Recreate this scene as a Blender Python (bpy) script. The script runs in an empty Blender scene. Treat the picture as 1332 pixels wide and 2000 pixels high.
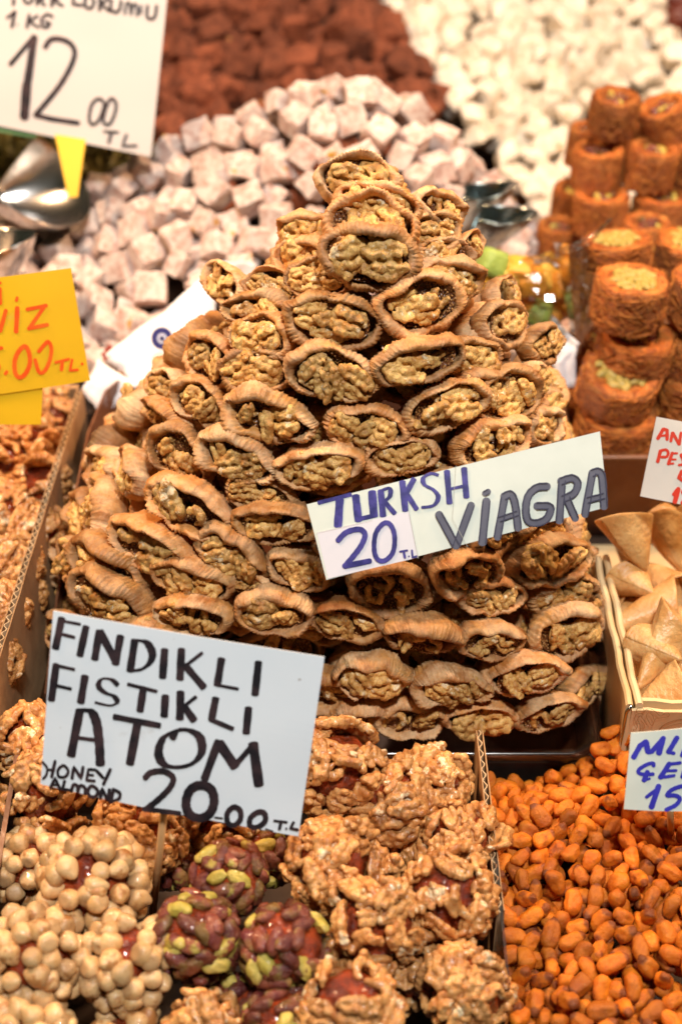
import bpy, math, random
import numpy as np
from mathutils import Matrix, Vector, noise as mnoise

R = math.radians
rng = random.Random(7)
nprng = np.random.RandomState(11)
scene = bpy.context.scene
COL = scene.collection

# ------------------------------------------------------------------ camera
PITCH = R(36.4)
CAM = Vector((0, 0, 0.673))
FPX = 2000 * 50 / 36.0
cam = bpy.data.cameras.new('camera')
cam.lens = 50; cam.sensor_fit = 'VERTICAL'; cam.sensor_height = 36; cam.sensor_width = 24
cam.clip_start = 0.01; cam.clip_end = 50
cam.dof.use_dof = True; cam.dof.focus_distance = 0.875; cam.dof.aperture_fstop = 4.6
camo = bpy.data.objects.new('camera', cam); COL.objects.link(camo)
camo.location = CAM; camo.rotation_euler = (math.pi / 2 - PITCH, 0, 0)
scene.camera = camo

# ------------------------------------------------------------------ world and lamps (bazaar stall, artificial light, plus added fill over the heaps)
w = bpy.data.worlds.new('World'); scene.world = w; w.use_nodes = True
bg = w.node_tree.nodes['Background']
bg.inputs[0].default_value = (0.62, 0.85, 0.58, 1); bg.inputs[1].default_value = 0.03


def lamp(name, loc, target, power, size, color):
    l = bpy.data.lights.new(name, 'AREA'); l.energy = power; l.shape = 'DISK'; l.size = size; l.color = color
    o = bpy.data.objects.new(name, l); COL.objects.link(o); o.location = loc
    d = Vector(target) - Vector(loc); o.rotation_euler = d.to_track_quat('-Z', 'Y').to_euler()
    return o


lamp('stall_lamp', (-0.70, 1.00, 0.95), (-0.05, 0.85, 0.1), 14.0, 0.14, (1.0, 0.62, 0.34))
lamp('stall_lamp', (0.70, 1.10, 0.98), (0.1, 0.9, 0.1), 14.0, 0.14, (1.0, 0.62, 0.34))
lamp('heap_fill_light', (-0.02, 0.80, 1.50), (0.0, 1.38, 0.1), 5.0, 0.16, (1.0, 0.82, 0.66))  # added fill light, no stall fixture: brightens the pale delight cubes
lamp('heap_fill_light', (0.12, 1.35, 1.45), (0.1, 1.75, 0.1), 6.0, 0.2, (1.0, 0.80, 0.62))  # second added fill, lifts the cocoa cubes and nougat farther back
lamp('ceiling_lamp', (0.20, -0.35, 2.35), (0.0, 0.9, 0.0), 58.0, 0.26, (1.0, 0.96, 0.91))
scene.view_settings.view_transform = 'Standard'
scene.view_settings.look = 'None'
scene.view_settings.exposure = 0.0
scene.view_settings.gamma = 1.0
scene.cycles.use_denoising = True
scene.cycles.max_bounces = 8
scene.cycles.transparent_max_bounces = 16
scene.cycles.caustics_reflective = False
scene.cycles.caustics_refractive = False

# ------------------------------------------------------------------ helpers
FW = Vector((0, math.cos(PITCH), -math.sin(PITCH))); UP = Vector((0, math.sin(PITCH), math.cos(PITCH))); RT = Vector((1, 0, 0))


def ray(x, y):
    return FW + RT * ((x - 666) / FPX) - UP * ((y - 1000) / FPX)


def at_depth(x, y, d): return CAM + ray(x, y) * d


def at_z(x, y, z):
    r = ray(x, y); return CAM + r * ((z - CAM.z) / r.z)


def at_y(x, y, Y):
    r = ray(x, y); return CAM + r * (Y / r.y)


def depth_of(p): return (Vector(p) - CAM).dot(FW)


def proj(p):
    v = Vector(p) - CAM; d = v.dot(FW)
    return 666 + v.dot(RT) / d * FPX, 1000 - v.dot(UP) / d * FPX, d


def in_frame(p, m=110):
    x, y, d = proj(p); return d > 0 and -m < x < 1332 + m and -m < y < 2000 + m


def mesh(name, verts, faces, mats=(), smooth=True, midx=None):
    me = bpy.data.meshes.new(name)
    me.from_pydata([tuple(v) for v in verts], [], [tuple(f) for f in faces])
    for m in (mats if isinstance(mats, (list, tuple)) else [mats]): me.materials.append(m)
    if smooth: me.polygons.foreach_set('use_smooth', [True] * len(me.polygons))
    if midx is not None: me.polygons.foreach_set('material_index', midx)
    me.update()
    return me


def tag(o, label=None, cat=None, group=None, kind=None):
    if label: o['label'] = label
    if cat: o['category'] = cat
    if group: o['group'] = group
    if kind: o['kind'] = kind
    return o


def obj(name, me, parent=None, mw=None):
    o = bpy.data.objects.new(name, me); COL.objects.link(o)
    if parent is not None: o.parent = parent
    if mw is not None: o.matrix_basis = mw
    return o


def empty(name, mw, label, cat, group=None):
    o = bpy.data.objects.new(name, None); COL.objects.link(o); o.matrix_basis = mw; o.empty_display_size = 0.01
    return tag(o, label, cat, group)


class Geo:
    """collects shapes into one mesh"""
    def __init__(s): s.v = []; s.f = []; s.m = []

    def add(s, v, f, m=0):
        n = len(s.v); s.v += [tuple(p) for p in v]; s.f += [tuple(i + n for i in q) for q in f]; s.m += [m] * len(f)

    def hexa(s, a, b, m=0):
        """a, b: two rings of 4 points (bottom / top)"""
        s.add(list(a) + list(b), [(3, 2, 1, 0), (4, 5, 6, 7), (0, 1, 5, 4), (1, 2, 6, 5), (2, 3, 7, 6), (3, 0, 4, 7)], m)

    def box(s, x0, x1, y0, y1, z0, z1, m=0):
        s.hexa([(x0, y0, z0), (x1, y0, z0), (x1, y1, z0), (x0, y1, z0)], [(x0, y0, z1), (x1, y0, z1), (x1, y1, z1), (x0, y1, z1)], m)

    def tube(s, pts, r, n=8, m=0, cap=True):
        pts = [Vector(p) for p in pts]; rs = r if isinstance(r, (list, tuple)) else [r] * len(pts)
        rings = []
        for i, p in enumerate(pts):
            d = (pts[min(i + 1, len(pts) - 1)] - pts[max(i - 1, 0)]).normalized()
            a = d.orthogonal().normalized() if i == 0 else (rings_a - d * rings_a.dot(d)).normalized()
            rings_a = a; b = d.cross(a)
            rings.append([p + (a * math.cos(2 * math.pi * k / n) + b * math.sin(2 * math.pi * k / n)) * rs[i] for k in range(n)])
        v = [q for r_ in rings for q in r_]; f = []
        for i in range(len(pts) - 1):
            for k in range(n):
                f.append((i * n + k, i * n + (k + 1) % n, (i + 1) * n + (k + 1) % n, (i + 1) * n + k))
        if cap:
            f.append(tuple(range(n - 1, -1, -1))); f.append(tuple((len(pts) - 1) * n + k for k in range(n)))
        s.add(v, f, m)

    def mesh(s, name, mats, smooth=True): return mesh(name, s.v, s.f, mats, smooth, s.m)


def ico(sub=1):
    import bmesh
    bm = bmesh.new(); bmesh.ops.create_icosphere(bm, subdivisions=sub, radius=1)
    v = np.array([p.co[:] for p in bm.verts]); f = [tuple(q.index for q in p.verts) for p in bm.faces]; bm.free()
    return v, f


ICO1 = ico(1); ICO2 = ico(2); ICO3 = ico(3); ICO4 = ico(4)


def modded(me, mods):
    """evaluate a modifier stack once and keep the result as a plain mesh"""
    o = bpy.data.objects.new('tmp', me); COL.objects.link(o)
    for t, kw in mods:
        m = o.modifiers.new(t, t)
        for k, v in kw.items(): setattr(m, k, v)
    dg = bpy.context.evaluated_depsgraph_get(); dg.update()
    out = bpy.data.meshes.new_from_object(o.evaluated_get(dg))
    name = me.name
    bpy.data.objects.remove(o); bpy.data.meshes.remove(me); out.name = name
    return out


def smooth_all(me): me.polygons.foreach_set('use_smooth', [True] * len(me.polygons)); me.update(); return me


# ------------------------------------------------------------------ materials
class M:
    def __init__(s, name, rough=0.6, **kw):
        s.m = bpy.data.materials.new(name); s.m.use_nodes = True; s.t = s.m.node_tree; s.b = s.t.nodes['Principled BSDF']
        s.b.inputs['Roughness'].default_value = rough
        for k, v in kw.items(): s.set(k.replace('_', ' '), v)
        s.tc = s.t.nodes.new('ShaderNodeTexCoord'); s.oi = s.t.nodes.new('ShaderNodeObjectInfo')

    def set(s, k, v):
        i = s.b.inputs[k]
        if hasattr(v, 'node'): s.t.links.new(v, i)
        elif isinstance(v, tuple): i.default_value = v if len(v) == len(i.default_value) else (*v, 1)
        else: i.default_value = v

    def math(s, op, a, b=0.0):
        n = s.t.nodes.new('ShaderNodeMath'); n.operation = op
        for k, v in ((0, a), (1, b)):
            if hasattr(v, 'node'): s.t.links.new(v, n.inputs[k])
            else: n.inputs[k].default_value = v
        return n.outputs[0]

    def axis(s, k):
        n = s.t.nodes.new('ShaderNodeSeparateXYZ'); s.t.links.new(s.tc.outputs['Object'], n.inputs[0]); return n.outputs[k]

    def rand(s): return s.oi.outputs['Random']

    def noise(s, scale, detail=3, rough=0.55, dist=0.0, seed=0.0, stretch=None):
        n = s.t.nodes.new('ShaderNodeTexNoise'); n.noise_dimensions = '4D'
        n.inputs['Scale'].default_value = scale; n.inputs['Detail'].default_value = detail
        n.inputs['Roughness'].default_value = rough; n.inputs['Distortion'].default_value = dist
        src = s.tc.outputs['Object']
        if stretch:
            mp = s.t.nodes.new('ShaderNodeMapping'); mp.inputs['Scale'].default_value = stretch
            s.t.links.new(src, mp.inputs[0]); src = mp.outputs[0]
        s.t.links.new(src, n.inputs['Vector'])
        s.t.links.new(s.math('ADD', s.math('MULTIPLY', s.rand(), 37.0), seed), n.inputs['W'])
        return n.outputs[0]

    def voro(s, scale, feature='F1', out=0):
        n = s.t.nodes.new('ShaderNodeTexVoronoi'); n.feature = feature; n.inputs['Scale'].default_value = scale
        s.t.links.new(s.tc.outputs['Object'], n.inputs['Vector']); return n.outputs[out]

    def step(s, v, a, b):
        n = s.t.nodes.new('ShaderNodeMapRange'); n.interpolation_type = 'SMOOTHSTEP'
        s.t.links.new(v, n.inputs[0]); n.inputs[1].default_value = a; n.inputs[2].default_value = b
        return n.outputs[0]

    def mix(s, f, a, b):
        n = s.t.nodes.new('ShaderNodeMix'); n.data_type = 'RGBA'
        for k, v in ((0, f), (6, a), (7, b)):
            if hasattr(v, 'node'): s.t.links.new(v, n.inputs[k])
            elif isinstance(v, tuple): n.inputs[k].default_value = (*v[:3], 1)
            else: n.inputs[k].default_value = v
        return n.outputs[2]

    def hsv(s, c, h=None, sat=None, val=None):
        n = s.t.nodes.new('ShaderNodeHueSaturation'); s.t.links.new(c, n.inputs['Color'])
        for k, v in (('Hue', h), ('Saturation', sat), ('Value', val)):
            if v is not None: s.t.links.new(v, n.inputs[k])
        return n.outputs[0]

    def bump(s, h, strength=0.5, dist=0.001):
        n = s.t.nodes.new('ShaderNodeBump'); n.inputs['Strength'].default_value = strength; n.inputs['Distance'].default_value = dist
        s.t.links.new(h, n.inputs['Height']); s.t.links.new(n.outputs[0], s.b.inputs['Normal'])
        return n

    def vary(s, c, lo=0.8, hi=1.15):
        return s.hsv(c, val=s.math('ADD', s.math('MULTIPLY', s.rand(), hi - lo), lo))


def m_fig():
    m = M('fig_skin', 0.62)
    c = m.mix(m.step(m.noise(70, 4), 0.35, 0.65), (0.38, 0.145, 0.034), (0.64, 0.31, 0.092))
    c = m.mix(m.math('MULTIPLY', m.step(m.noise(28, 3, seed=3), 0.52, 0.7), 0.6), c, (0.33, 0.105, 0.025))
    flour = m.math('MULTIPLY', m.step(m.noise(45, 6, 0.7, seed=9), 0.36, 0.64), m.math('ADD', m.math('MULTIPLY', m.rand(), 0.75), 0.25))
    c = m.mix(flour, c, (0.82, 0.60, 0.36))
    c = m.mix(m.math('MULTIPLY', m.step(m.rand(), 0.60, 0.98), 0.5), c, (0.50, 0.185, 0.040))
    c = m.hsv(c, val=m.math('ADD', 0.55, m.math('MULTIPLY', m.noise(330, 4, 0.7, seed=21), 0.9)))
    m.set('Base Color', m.vary(c, 0.68, 1.12))
    m.set('Roughness', m.mix(flour, (0.45,) * 3, (0.85,) * 3))
    h = m.math('ADD', m.noise(260, 5, 0.7), m.math('MULTIPLY', m.noise(900, 2, seed=5), 0.5))
    m.bump(h, 0.75, 0.0011)
    m.set('Subsurface Weight', 0.12); m.set('Subsurface Radius', (1.0, 0.45, 0.2)); m.set('Subsurface Scale', 0.003)
    return m.m


def m_pulp():
    m = M('fig_pulp', 0.32)
    v = m.voro(520)
    c = m.mix(m.step(v, 0.15, 0.5), (0.48, 0.23, 0.07), (0.13, 0.042, 0.013))
    m.set('Base Color', m.vary(c, 0.7, 1.3)); m.bump(m.math('SUBTRACT', 1.0, v), 0.9, 0.0012)
    return m.m


def m_seed():
    m = M('fig_seed', 0.35); m.set('Base Color', m.mix(m.step(m.noise(60), 0.3, 0.7), (0.50, 0.27, 0.09), (0.25, 0.10, 0.03))); return m.m


def m_walnut(name='walnut_kernel', gold=True):
    m = M(name, 0.42)
    a, b = ((0.78, 0.50, 0.17), (0.48, 0.215, 0.046)) if gold else ((0.76, 0.405, 0.140), (0.43, 0.150, 0.034))
    c = m.mix(m.step(m.noise(110, 4, 0.6), 0.35, 0.68), a, b)
    c = m.mix(m.math('MULTIPLY', m.step(m.noise(65, 4, seed=4), 0.55, 0.70), 0.6), c, (0.27, 0.10, 0.025))
    c = m.mix(m.step(m.noise(80, 5, 0.7, seed=8), 0.58, 0.62), c, (0.82, 0.67, 0.43))
    vein = m.step(m.noise(170, 2, 0.5, 1.6, seed=12), 0.47, 0.50); vein2 = m.step(m.noise(170, 2, 0.5, 1.6, seed=12), 0.50, 0.53)
    c = m.mix(m.math('MULTIPLY', m.math('SUBTRACT', vein, vein2), 0.65), c, (0.26, 0.09, 0.022))
    m.set('Base Color', m.vary(c, 0.72, 1.18))
    m.set('Roughness', m.math('ADD', m.math('MULTIPLY', m.noise(120, seed=2), 0.4), 0.14))
    m.bump(m.noise(480, 5, 0.7), 0.8, 0.0013)
    if not gold: m.set('Coat Weight', 0.35); m.set('Coat Roughness', 0.2)
    m.set('Subsurface Weight', 0.1); m.set('Subsurface Radius', (1.0, 0.5, 0.2)); m.set('Subsurface Scale', 0.002)
    return m.m


def m_caramel():
    m = M('caramel', 0.13); m.set('Base Color', m.mix(m.step(m.noise(3), 0.35, 0.65), (0.42, 0.062, 0.012), (0.15, 0.024, 0.008)))
    m.bump(m.noise(6, 5, 0.65), 1.0, 0.004); m.set('Coat Weight', 0.4); return m.m


def m_hazel():
    m = M('hazelnut', 0.30); m.set('Coat Weight', 0.3)
    c = m.mix(m.step(m.noise(120, 3), 0.35, 0.7), (0.80, 0.54, 0.27), (0.62, 0.36, 0.14))
    c = m.mix(m.step(m.noise(85, 5, 0.65, seed=6), 0.52, 0.60), c, (0.46, 0.21, 0.07))
    c = m.mix(m.math('MULTIPLY', m.step(m.math('MULTIPLY', m.axis(2), -1.0), 0.0037, 0.0047), 0.8), c, (0.50, 0.31, 0.15))
    fib = m.noise(900, 3, 0.7, stretch=(1, 1, .2), seed=3)
    c = m.mix(m.math('MULTIPLY', m.step(fib, 0.5, 0.75), 0.35), c, (0.42, 0.19, 0.06))
    m.set('Base Color', m.vary(c, 0.68, 1.12)); m.bump(m.noise(400, 5, 0.7), 0.7, 0.0009)
    m.set('Subsurface Weight', 0.1); m.set('Subsurface Radius', (1, .6, .3)); m.set('Subsurface Scale', 0.002)
    return m.m


def m_pist():
    m = M('pistachio_kernel', 0.26); m.set('Coat Weight', 0.35)
    skin = m.mix(m.step(m.noise(130, 4), 0.3, 0.7), (0.13, 0.020, 0.024), (0.26, 0.070, 0.030))
    skin = m.mix(m.step(m.noise(60, 3, seed=14), 0.5, 0.62), skin, (0.24, 0.13, 0.035))
    green = m.mix(m.step(m.noise(90, 3, seed=2), 0.3, 0.7), (0.32, 0.27, 0.04), (0.54, 0.41, 0.10))
    f = m.step(m.math('ADD', m.noise(75, 3, seed=7), m.math('MULTIPLY', m.step(m.rand(), 0.78, 0.92), 0.4)), 0.60, 0.70)
    m.set('Base Color', m.vary(m.mix(f, skin, green), 0.6, 1.3)); m.bump(m.noise(420, 5, 0.7), 0.9, 0.0016)
    return m.m


def m_corn():
    m = M('roasted_corn', 0.5)
    c = m.mix(m.step(m.noise(130, 4), 0.3, 0.7), (0.83, 0.245, 0.010), (0.58, 0.130, 0.007))
    c = m.mix(m.step(m.noise(95, 3, seed=5), 0.58, 0.72), c, (0.26, 0.055, 0.010))
    tip = m.step(m.math('ADD', m.math('MULTIPLY', m.axis(0), -1.0), m.math('MULTIPLY', m.noise(260, 2, seed=8), 0.0026)), 0.0050, 0.0066)
    c = m.mix(m.math('MULTIPLY', tip, 0.85), c, (0.20, 0.045, 0.012))
    c = m.mix(m.math('MULTIPLY', m.step(m.noise(900, 3, 0.7, seed=15), 0.60, 0.72), 0.4), c, (0.88, 0.50, 0.16))
    m.set('Base Color', m.vary(c, 0.5, 1.12)); m.bump(m.noise(420, 5, 0.75), 0.9, 0.0016); return m.m


def m_delight():
    m = M('dusted_delight', 0.8)
    c = m.mix(m.step(m.noise(1.7, 6, 0.72), 0.40, 0.64), (0.86, 0.76, 0.71), (0.55, 0.31, 0.25))
    c = m.mix(m.step(m.noise(0.75, 2, seed=6), 0.68, 0.71), c, (0.64, 0.33, 0.04))
    c = m.mix(m.math('MULTIPLY', m.step(m.noise(9, 3, 0.7, seed=4), 0.5, 0.75), 0.5), c, (0.93, 0.86, 0.80))
    m.set('Base Color', m.vary(c, 0.80, 1.05)); m.bump(m.noise(5, 6, 0.75), 1.0, 0.0022)
    return m.m


def m_cocoa():
    m = M('cocoa_dusted_delight', 0.85)
    c = m.mix(m.step(m.noise(2.0, 6, 0.72), 0.36, 0.66), (0.33, 0.095, 0.042), (0.12, 0.029, 0.012))
    c = m.mix(m.step(m.noise(0.7, 2, seed=6), 0.70, 0.73), c, (0.5, 0.25, 0.08))
    m.set('Base Color', m.vary(c, 0.6, 1.15)); m.bump(m.noise(4, 6, 0.75), 1.0, 0.003); return m.m


def m_nougat():
    m = M('white_nougat', 0.6)
    c = m.mix(m.step(m.noise(1.3, 4), 0.35, 0.7), (0.86, 0.80, 0.70), (0.72, 0.61, 0.46))
    c = m.mix(m.step(m.noise(1.15, 3, seed=6), 0.66, 0.70), c, (0.62, 0.27, 0.05))
    m.set('Base Color', m.vary(c, 0.9, 1.06)); m.bump(m.noise(3, 5), 0.8, 0.003); return m.m


def m_kada(name='shredded_pastry', lo=(0.24, 0.050, 0.007), hi=(0.66, 0.180, 0.022)):
    m = M(name, 0.5)
    st = m.noise(1.6, 5, 0.7, 1.0, stretch=(1.0, 1.0, 9.0))
    st2 = m.noise(7.0, 4, 0.75, 0.6, stretch=(0.6, 0.6, 5.0), seed=3)
    c = m.mix(m.step(st2, 0.36, 0.64), hi, lo)
    c = m.mix(m.math('MULTIPLY', m.step(st, 0.45, 0.7), 0.6), c, (0.92, 0.42, 0.10))
    m.set('Base Color', m.vary(c, 0.75, 1.12)); m.bump(m.math('ADD', st2, st), 1.0, 0.003); return m.m


def m_simple(name, col, rough=0.5, bump=None, var=None, **kw):
    m = M(name, rough, **kw)
    if var:
        c = m.mix(m.step(m.noise(var[0], 5, 0.65), 0.35, 0.7), col, var[1])
        if 'sign' in name or 'paper' in name or 'card' in name:   # handling marks
            c = m.mix(m.math('MULTIPLY', m.step(m.noise(22, 6, 0.75, 0.8, seed=31), 0.60, 0.76), 0.35), c, (0.42, 0.36, 0.30))
            c = m.mix(m.math('MULTIPLY', m.step(m.noise(160, 3, 0.6, seed=33), 0.72, 0.76), 0.6), c, (0.30, 0.24, 0.20))
        m.set('Base Color', c)
    else: m.set('Base Color', col)
    if bump: m.bump(m.noise(bump[0], 4), bump[1], bump[2])
    return m.m


FIG, PULP, SEED = m_fig(), m_pulp(), m_seed()
WAL, WAL2 = m_walnut(), m_walnut('candied_walnut', False)
CARA, HAZ, PIST, CORN = m_caramel(), m_hazel(), m_pist(), m_corn()
DEL, COCOA, NOUG, KADA = m_delight(), m_cocoa(), m_nougat(), m_kada()
STRANDL = m_kada('pastry_strand', (0.50, 0.13, 0.015), (0.86, 0.32, 0.05))
CARDB = m_simple('cardboard', (0.42, 0.25, 0.12), 0.8, (200, 0.4, 0.001), (40, (0.30, 0.16, 0.07)))
SEAM = m_simple('paper_seam', (0.46, 0.48, 0.44), 0.6)
CARDEDGE = m_simple('cardboard_edge', (0.60, 0.44, 0.27), 0.85, (300, 0.5, 0.001), (120, (0.40, 0.25, 0.12)))
CREAMCARD = m_simple('cream_box_card', (0.72, 0.57, 0.34), 0.45, (60, 0.2, 0.001), (14, (0.62, 0.42, 0.20)))
DARKFILM = m_simple('brown_plastic', (0.14, 0.055, 0.028), 0.3, (30, 0.5, 0.003), (30, (0.24, 0.11, 0.06)))
TABLE = m_simple('stall_board', (0.055, 0.030, 0.018), 0.7, (40, 0.5, 0.002), (20, (0.03, 0.016, 0.01)))
PAPERW = m_simple('sign_paper', (0.76, 0.82, 0.88), 0.42, (25, 0.12, 0.001), (12, (0.72, 0.79, 0.86)), Coat_Weight=0.35)
PAPERG = m_simple('sign_board_green_white', (0.66, 0.73, 0.68), 0.45, (25, 0.15, 0.001), (40, (0.62, 0.69, 0.64)), Coat_Weight=0.2)
PAPERL = m_simple('sign_slip', (0.70, 0.70, 0.78), 0.5, (25, 0.15, 0.001), (25, (0.66, 0.67, 0.74)))
PAPERT = m_simple('laminated_paper', (0.60, 0.59, 0.60), 0.25, (12, 0.2, 0.002), None, Coat_Weight=0.8)
PAPERR = m_simple('sleeved_paper', (0.74, 0.70, 0.64), 0.3, (30, 0.25, 0.002), None, Coat_Weight=0.6)
YEL = m_simple('yellow_card', (0.80, 0.49, 0.008), 0.45, (12, 0.15, 0.001), (9, (0.74, 0.44, 0.010)))
EDGE = m_simple('board_edge', (0.45, 0.28, 0.17), 0.8, (300, 0.4, 0.001))
WRAP = m_simple('wrapping_paper', (0.80, 0.80, 0.84), 0.5, (35, 0.5, 0.004))
INK = m_simple('black_marker', (0.010, 0.009, 0.013), 0.4, None, (90, (0.055, 0.030, 0.034)))
INKB = m_simple('blue_marker', (0.014, 0.016, 0.13), 0.4, None, (110, (0.07, 0.06, 0.33)))
INKBB = m_simple('bright_blue_marker', (0.035, 0.035, 0.42), 0.4, None, (90, (0.05, 0.05, 0.52)))
INKG = m_simple('faded_marker', (0.080, 0.085, 0.13), 0.45, None, (50, (0.115, 0.12, 0.165)))
INKGD = m_simple('faded_marker_outline', (0.03, 0.032, 0.07), 0.45)
INKO = m_simple('orange_marker', (0.80, 0.085, 0.004), 0.45, None, (90, (0.85, 0.15, 0.01)))
INKR = m_simple('red_marker', (0.70, 0.045, 0.02), 0.4, None, (90, (0.62, 0.06, 0.03)))
INKN = m_simple('brown_print', (0.36, 0.19, 0.06), 0.6)
STEEL = m_simple('steel', (0.64, 0.62, 0.60), 0.22, (25, 0.25, 0.002), None, Metallic=1.0)
STEELD = m_simple('dark_steel', (0.36, 0.42, 0.43), 0.18, (60, 0.35, 0.002), None, Metallic=1.0)
WOOD = m_simple('pick_wood', (0.52, 0.30, 0.13), 0.6, (200, 0.4, 0.001))
PASTRY = m_simple('thin_pastry', (0.58, 0.28, 0.085), 0.34, (150, 0.6, 0.003), (40, (0.74, 0.46, 0.20)), Subsurface_Weight=0.15, Subsurface_Radius=(1, .5, .2), Subsurface_Scale=0.004)
PASTRYIN = m_simple('browned_pastry', (0.33, 0.17, 0.045), 0.6, (90, 0.4, 0.002))
PGREEN = m_simple('pale_pistachio', (0.42, 0.32, 0.08), 0.5, (200, 0.4, 0.001), (150, (0.28, 0.21, 0.04)))
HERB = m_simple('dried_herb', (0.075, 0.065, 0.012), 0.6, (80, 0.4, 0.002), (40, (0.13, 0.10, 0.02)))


def gummy(name, c):
    return m_simple(name, c, 0.35, (4, 0.8, 0.002))


GUMS = [('orange', gummy('orange_jelly', (0.85, 0.36, 0.04))), ('yellow', gummy('yellow_jelly', (0.85, 0.52, 0.08))),
        ('green', gummy('green_jelly', (0.30, 0.42, 0.08))), ('pink', gummy('pink_jelly', (0.75, 0.22, 0.14)))]


def film(name, tint, gloss=0.5, fac=0.12):
    m = bpy.data.materials.new(name); m.use_nodes = True; t = m.node_tree; t.nodes.clear()
    out = t.nodes.new('ShaderNodeOutputMaterial'); mx = t.nodes.new('ShaderNodeMixShader')
    tr = t.nodes.new('ShaderNodeBsdfTransparent'); tr.inputs[0].default_value = (*tint, 1)
    gl = t.nodes.new('ShaderNodeBsdfGlossy'); gl.inputs['Roughness'].default_value = gloss
    lw = t.nodes.new('ShaderNodeLayerWeight'); lw.inputs[0].default_value = 0.35
    mm = t.nodes.new('ShaderNodeMath'); mm.operation = 'MULTIPLY_ADD'; mm.inputs[1].default_value = 0.7; mm.inputs[2].default_value = fac
    t.links.new(lw.outputs['Fresnel'], mm.inputs[0]); t.links.new(mm.outputs[0], mx.inputs[0])
    t.links.new(tr.outputs[0], mx.inputs[1]); t.links.new(gl.outputs[0], mx.inputs[2]); t.links.new(mx.outputs[0], out.inputs[0])
    return m


CELLO = film('cellophane', (0.98, 0.97, 0.96), 0.10, 0.10)
CLEARP = film('clear_plastic', (0.80, 0.66, 0.56), 0.18, 0.08)

# ------------------------------------------------------------------ food meshes


def walnut_mesh(seed, kind):
    """walnut kernel: fat ribbed ridges fused into a half, a lobe, a curl or a crumb (metres)"""
    r = np.random.RandomState(seed); beads = []

    def ridge_(pts, rad, taper=True, rib=0.15):
        pts = np.array(pts); seg = np.linalg.norm(np.diff(pts, axis=0), axis=1); cum = np.concatenate([[0], np.cumsum(seg)]); L = cum[-1]
        n = max(3, int(L / (rad * 0.42))); ph = r.rand() * 6.28; per = r.uniform(.0038, .0052)
        for k in range(n + 1):
            q = k / n * L; p = np.array([np.interp(q, cum, pts[:, c_]) for c_ in range(3)])
            rr = rad * (1 + rib * math.sin(q / per * 6.283 + ph) + 0.06 * r.normal())
            if taper: rr *= 0.72 + 0.28 * math.sin(math.pi * min(1, max(0, k / n)))
            beads.append((p, rr))
    if kind in ('half', 'lobe', 'end'):
        rx, ry = 0.0132 * r.uniform(.92, 1.1), 0.0098 * r.uniform(.92, 1.1)
        for sd in ((-1, 1) if kind != 'lobe' else (1,)):
            th = np.linspace(R(8), R(172), 14); wob = r.normal(0, .0009, 14)
            ridge_([(rx * .83 * math.cos(t), sd * (ry * .80 * math.sin(t) ** .7 + w_), 0.0004 + .0012 * math.sin(t) + w_ * .6) for t, w_ in zip(th, wob)], 0.0030, True, .20)
            xs = np.linspace(-.62, .66, 9) * rx; ph = r.rand() * 6
            ridge_([(x, sd * (.0029 + .0010 * math.sin(x * 700 + ph)), .0036 + .0008 * math.sin(x * 500 + ph)) for x in xs], 0.0024, True, .2)
            for _ in range(2):
                x = r.uniform(-.6, .6) * rx; ridge_([(x, sd * .003, .0038), (x + r.normal(0, .002), sd * ry * .62, .0026)], 0.0024)
        v = ICO3[0] * (rx * .70, ry * .60, .0018)
        if kind == 'lobe': v = v * (1, .55, 1) + (0, .003, 0)
        base = v
        if kind == 'end':
            beads = [(p, q) for p, q in beads if p[0] > -.001]; base = v * (.5, 1, 1) + (.005, 0, 0)
            beads = [(p - (.006, 0, 0), q) for p, q in beads]; base = base - (.006, 0, 0)
        if kind == 'lobe':
            beads = [(p - (0, .004, 0), q) for p, q in beads]; base = base - (0, .004, 0)
    elif kind == 'curl':
        a0 = r.uniform(3.2, 4.6); rd = r.uniform(.0045, .006)
        ridge_([(rd * math.cos(t), rd * 1.2 * math.sin(t), .001 * math.sin(3 * t)) for t in np.linspace(0, a0, 12)], 0.0029); base = None
    elif kind == 'worm':
        L = r.uniform(.013, .019); ph = r.rand() * 6
        ridge_([(x, .0022 * math.sin(x * 330 + ph), .001 * math.sin(x * 500)) for x in np.linspace(-L / 2, L / 2, 12)], 0.0034, True, .17)
        if r.rand() < .7: ridge_([(x, .0048 + .001 * math.sin(x * 400), -.0006) for x in np.linspace(-L / 3, L / 4, 9)], 0.0027)
        base = None
    else:
        base = ICO3[0] * (.0062, .0048, .0034)
        ridge_([(-.004, -.002, .001), (0, .002, .002), (.004, .001, .001)], .0026)
    v = []; f = []
    for c_, q in beads:
        n = len(v); v.extend((ICO1[0] * q + c_).tolist()); f.extend([tuple(i_ + n for i_ in t) for t in ICO1[1]])
    if base is not None:
        n = len(v); v.extend(base.tolist()); f.extend([tuple(i_ + n for i_ in t) for t in ICO3[1]])
    out = []; bend = r.normal(0, 9)
    for p in v:
        o = mnoise.noise_vector(Vector((p[0] * 150 + seed, p[1] * 150, p[2] * 150))) * .0011 + mnoise.noise_vector(Vector((p[0] * 330 + seed, p[1] * 330, p[2] * 330))) * .00040 + mnoise.noise_vector(Vector((p[0] * 800 + seed, p[1] * 800, p[2] * 800))) * .00010
        out.append((p[0] + o.x, p[1] + o.y, p[2] + o.z + bend * p[0] ** 2))
    me = modded(mesh('walnut', out, f, [WAL]), [('REMESH', dict(mode='VOXEL', voxel_size=0.0005)), ('SMOOTH', dict(factor=0.5, iterations=1)), ('DECIMATE', dict(ratio=0.35))])
    if not len(me.materials): me.materials.append(WAL)
    return smooth_all(me)


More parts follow.
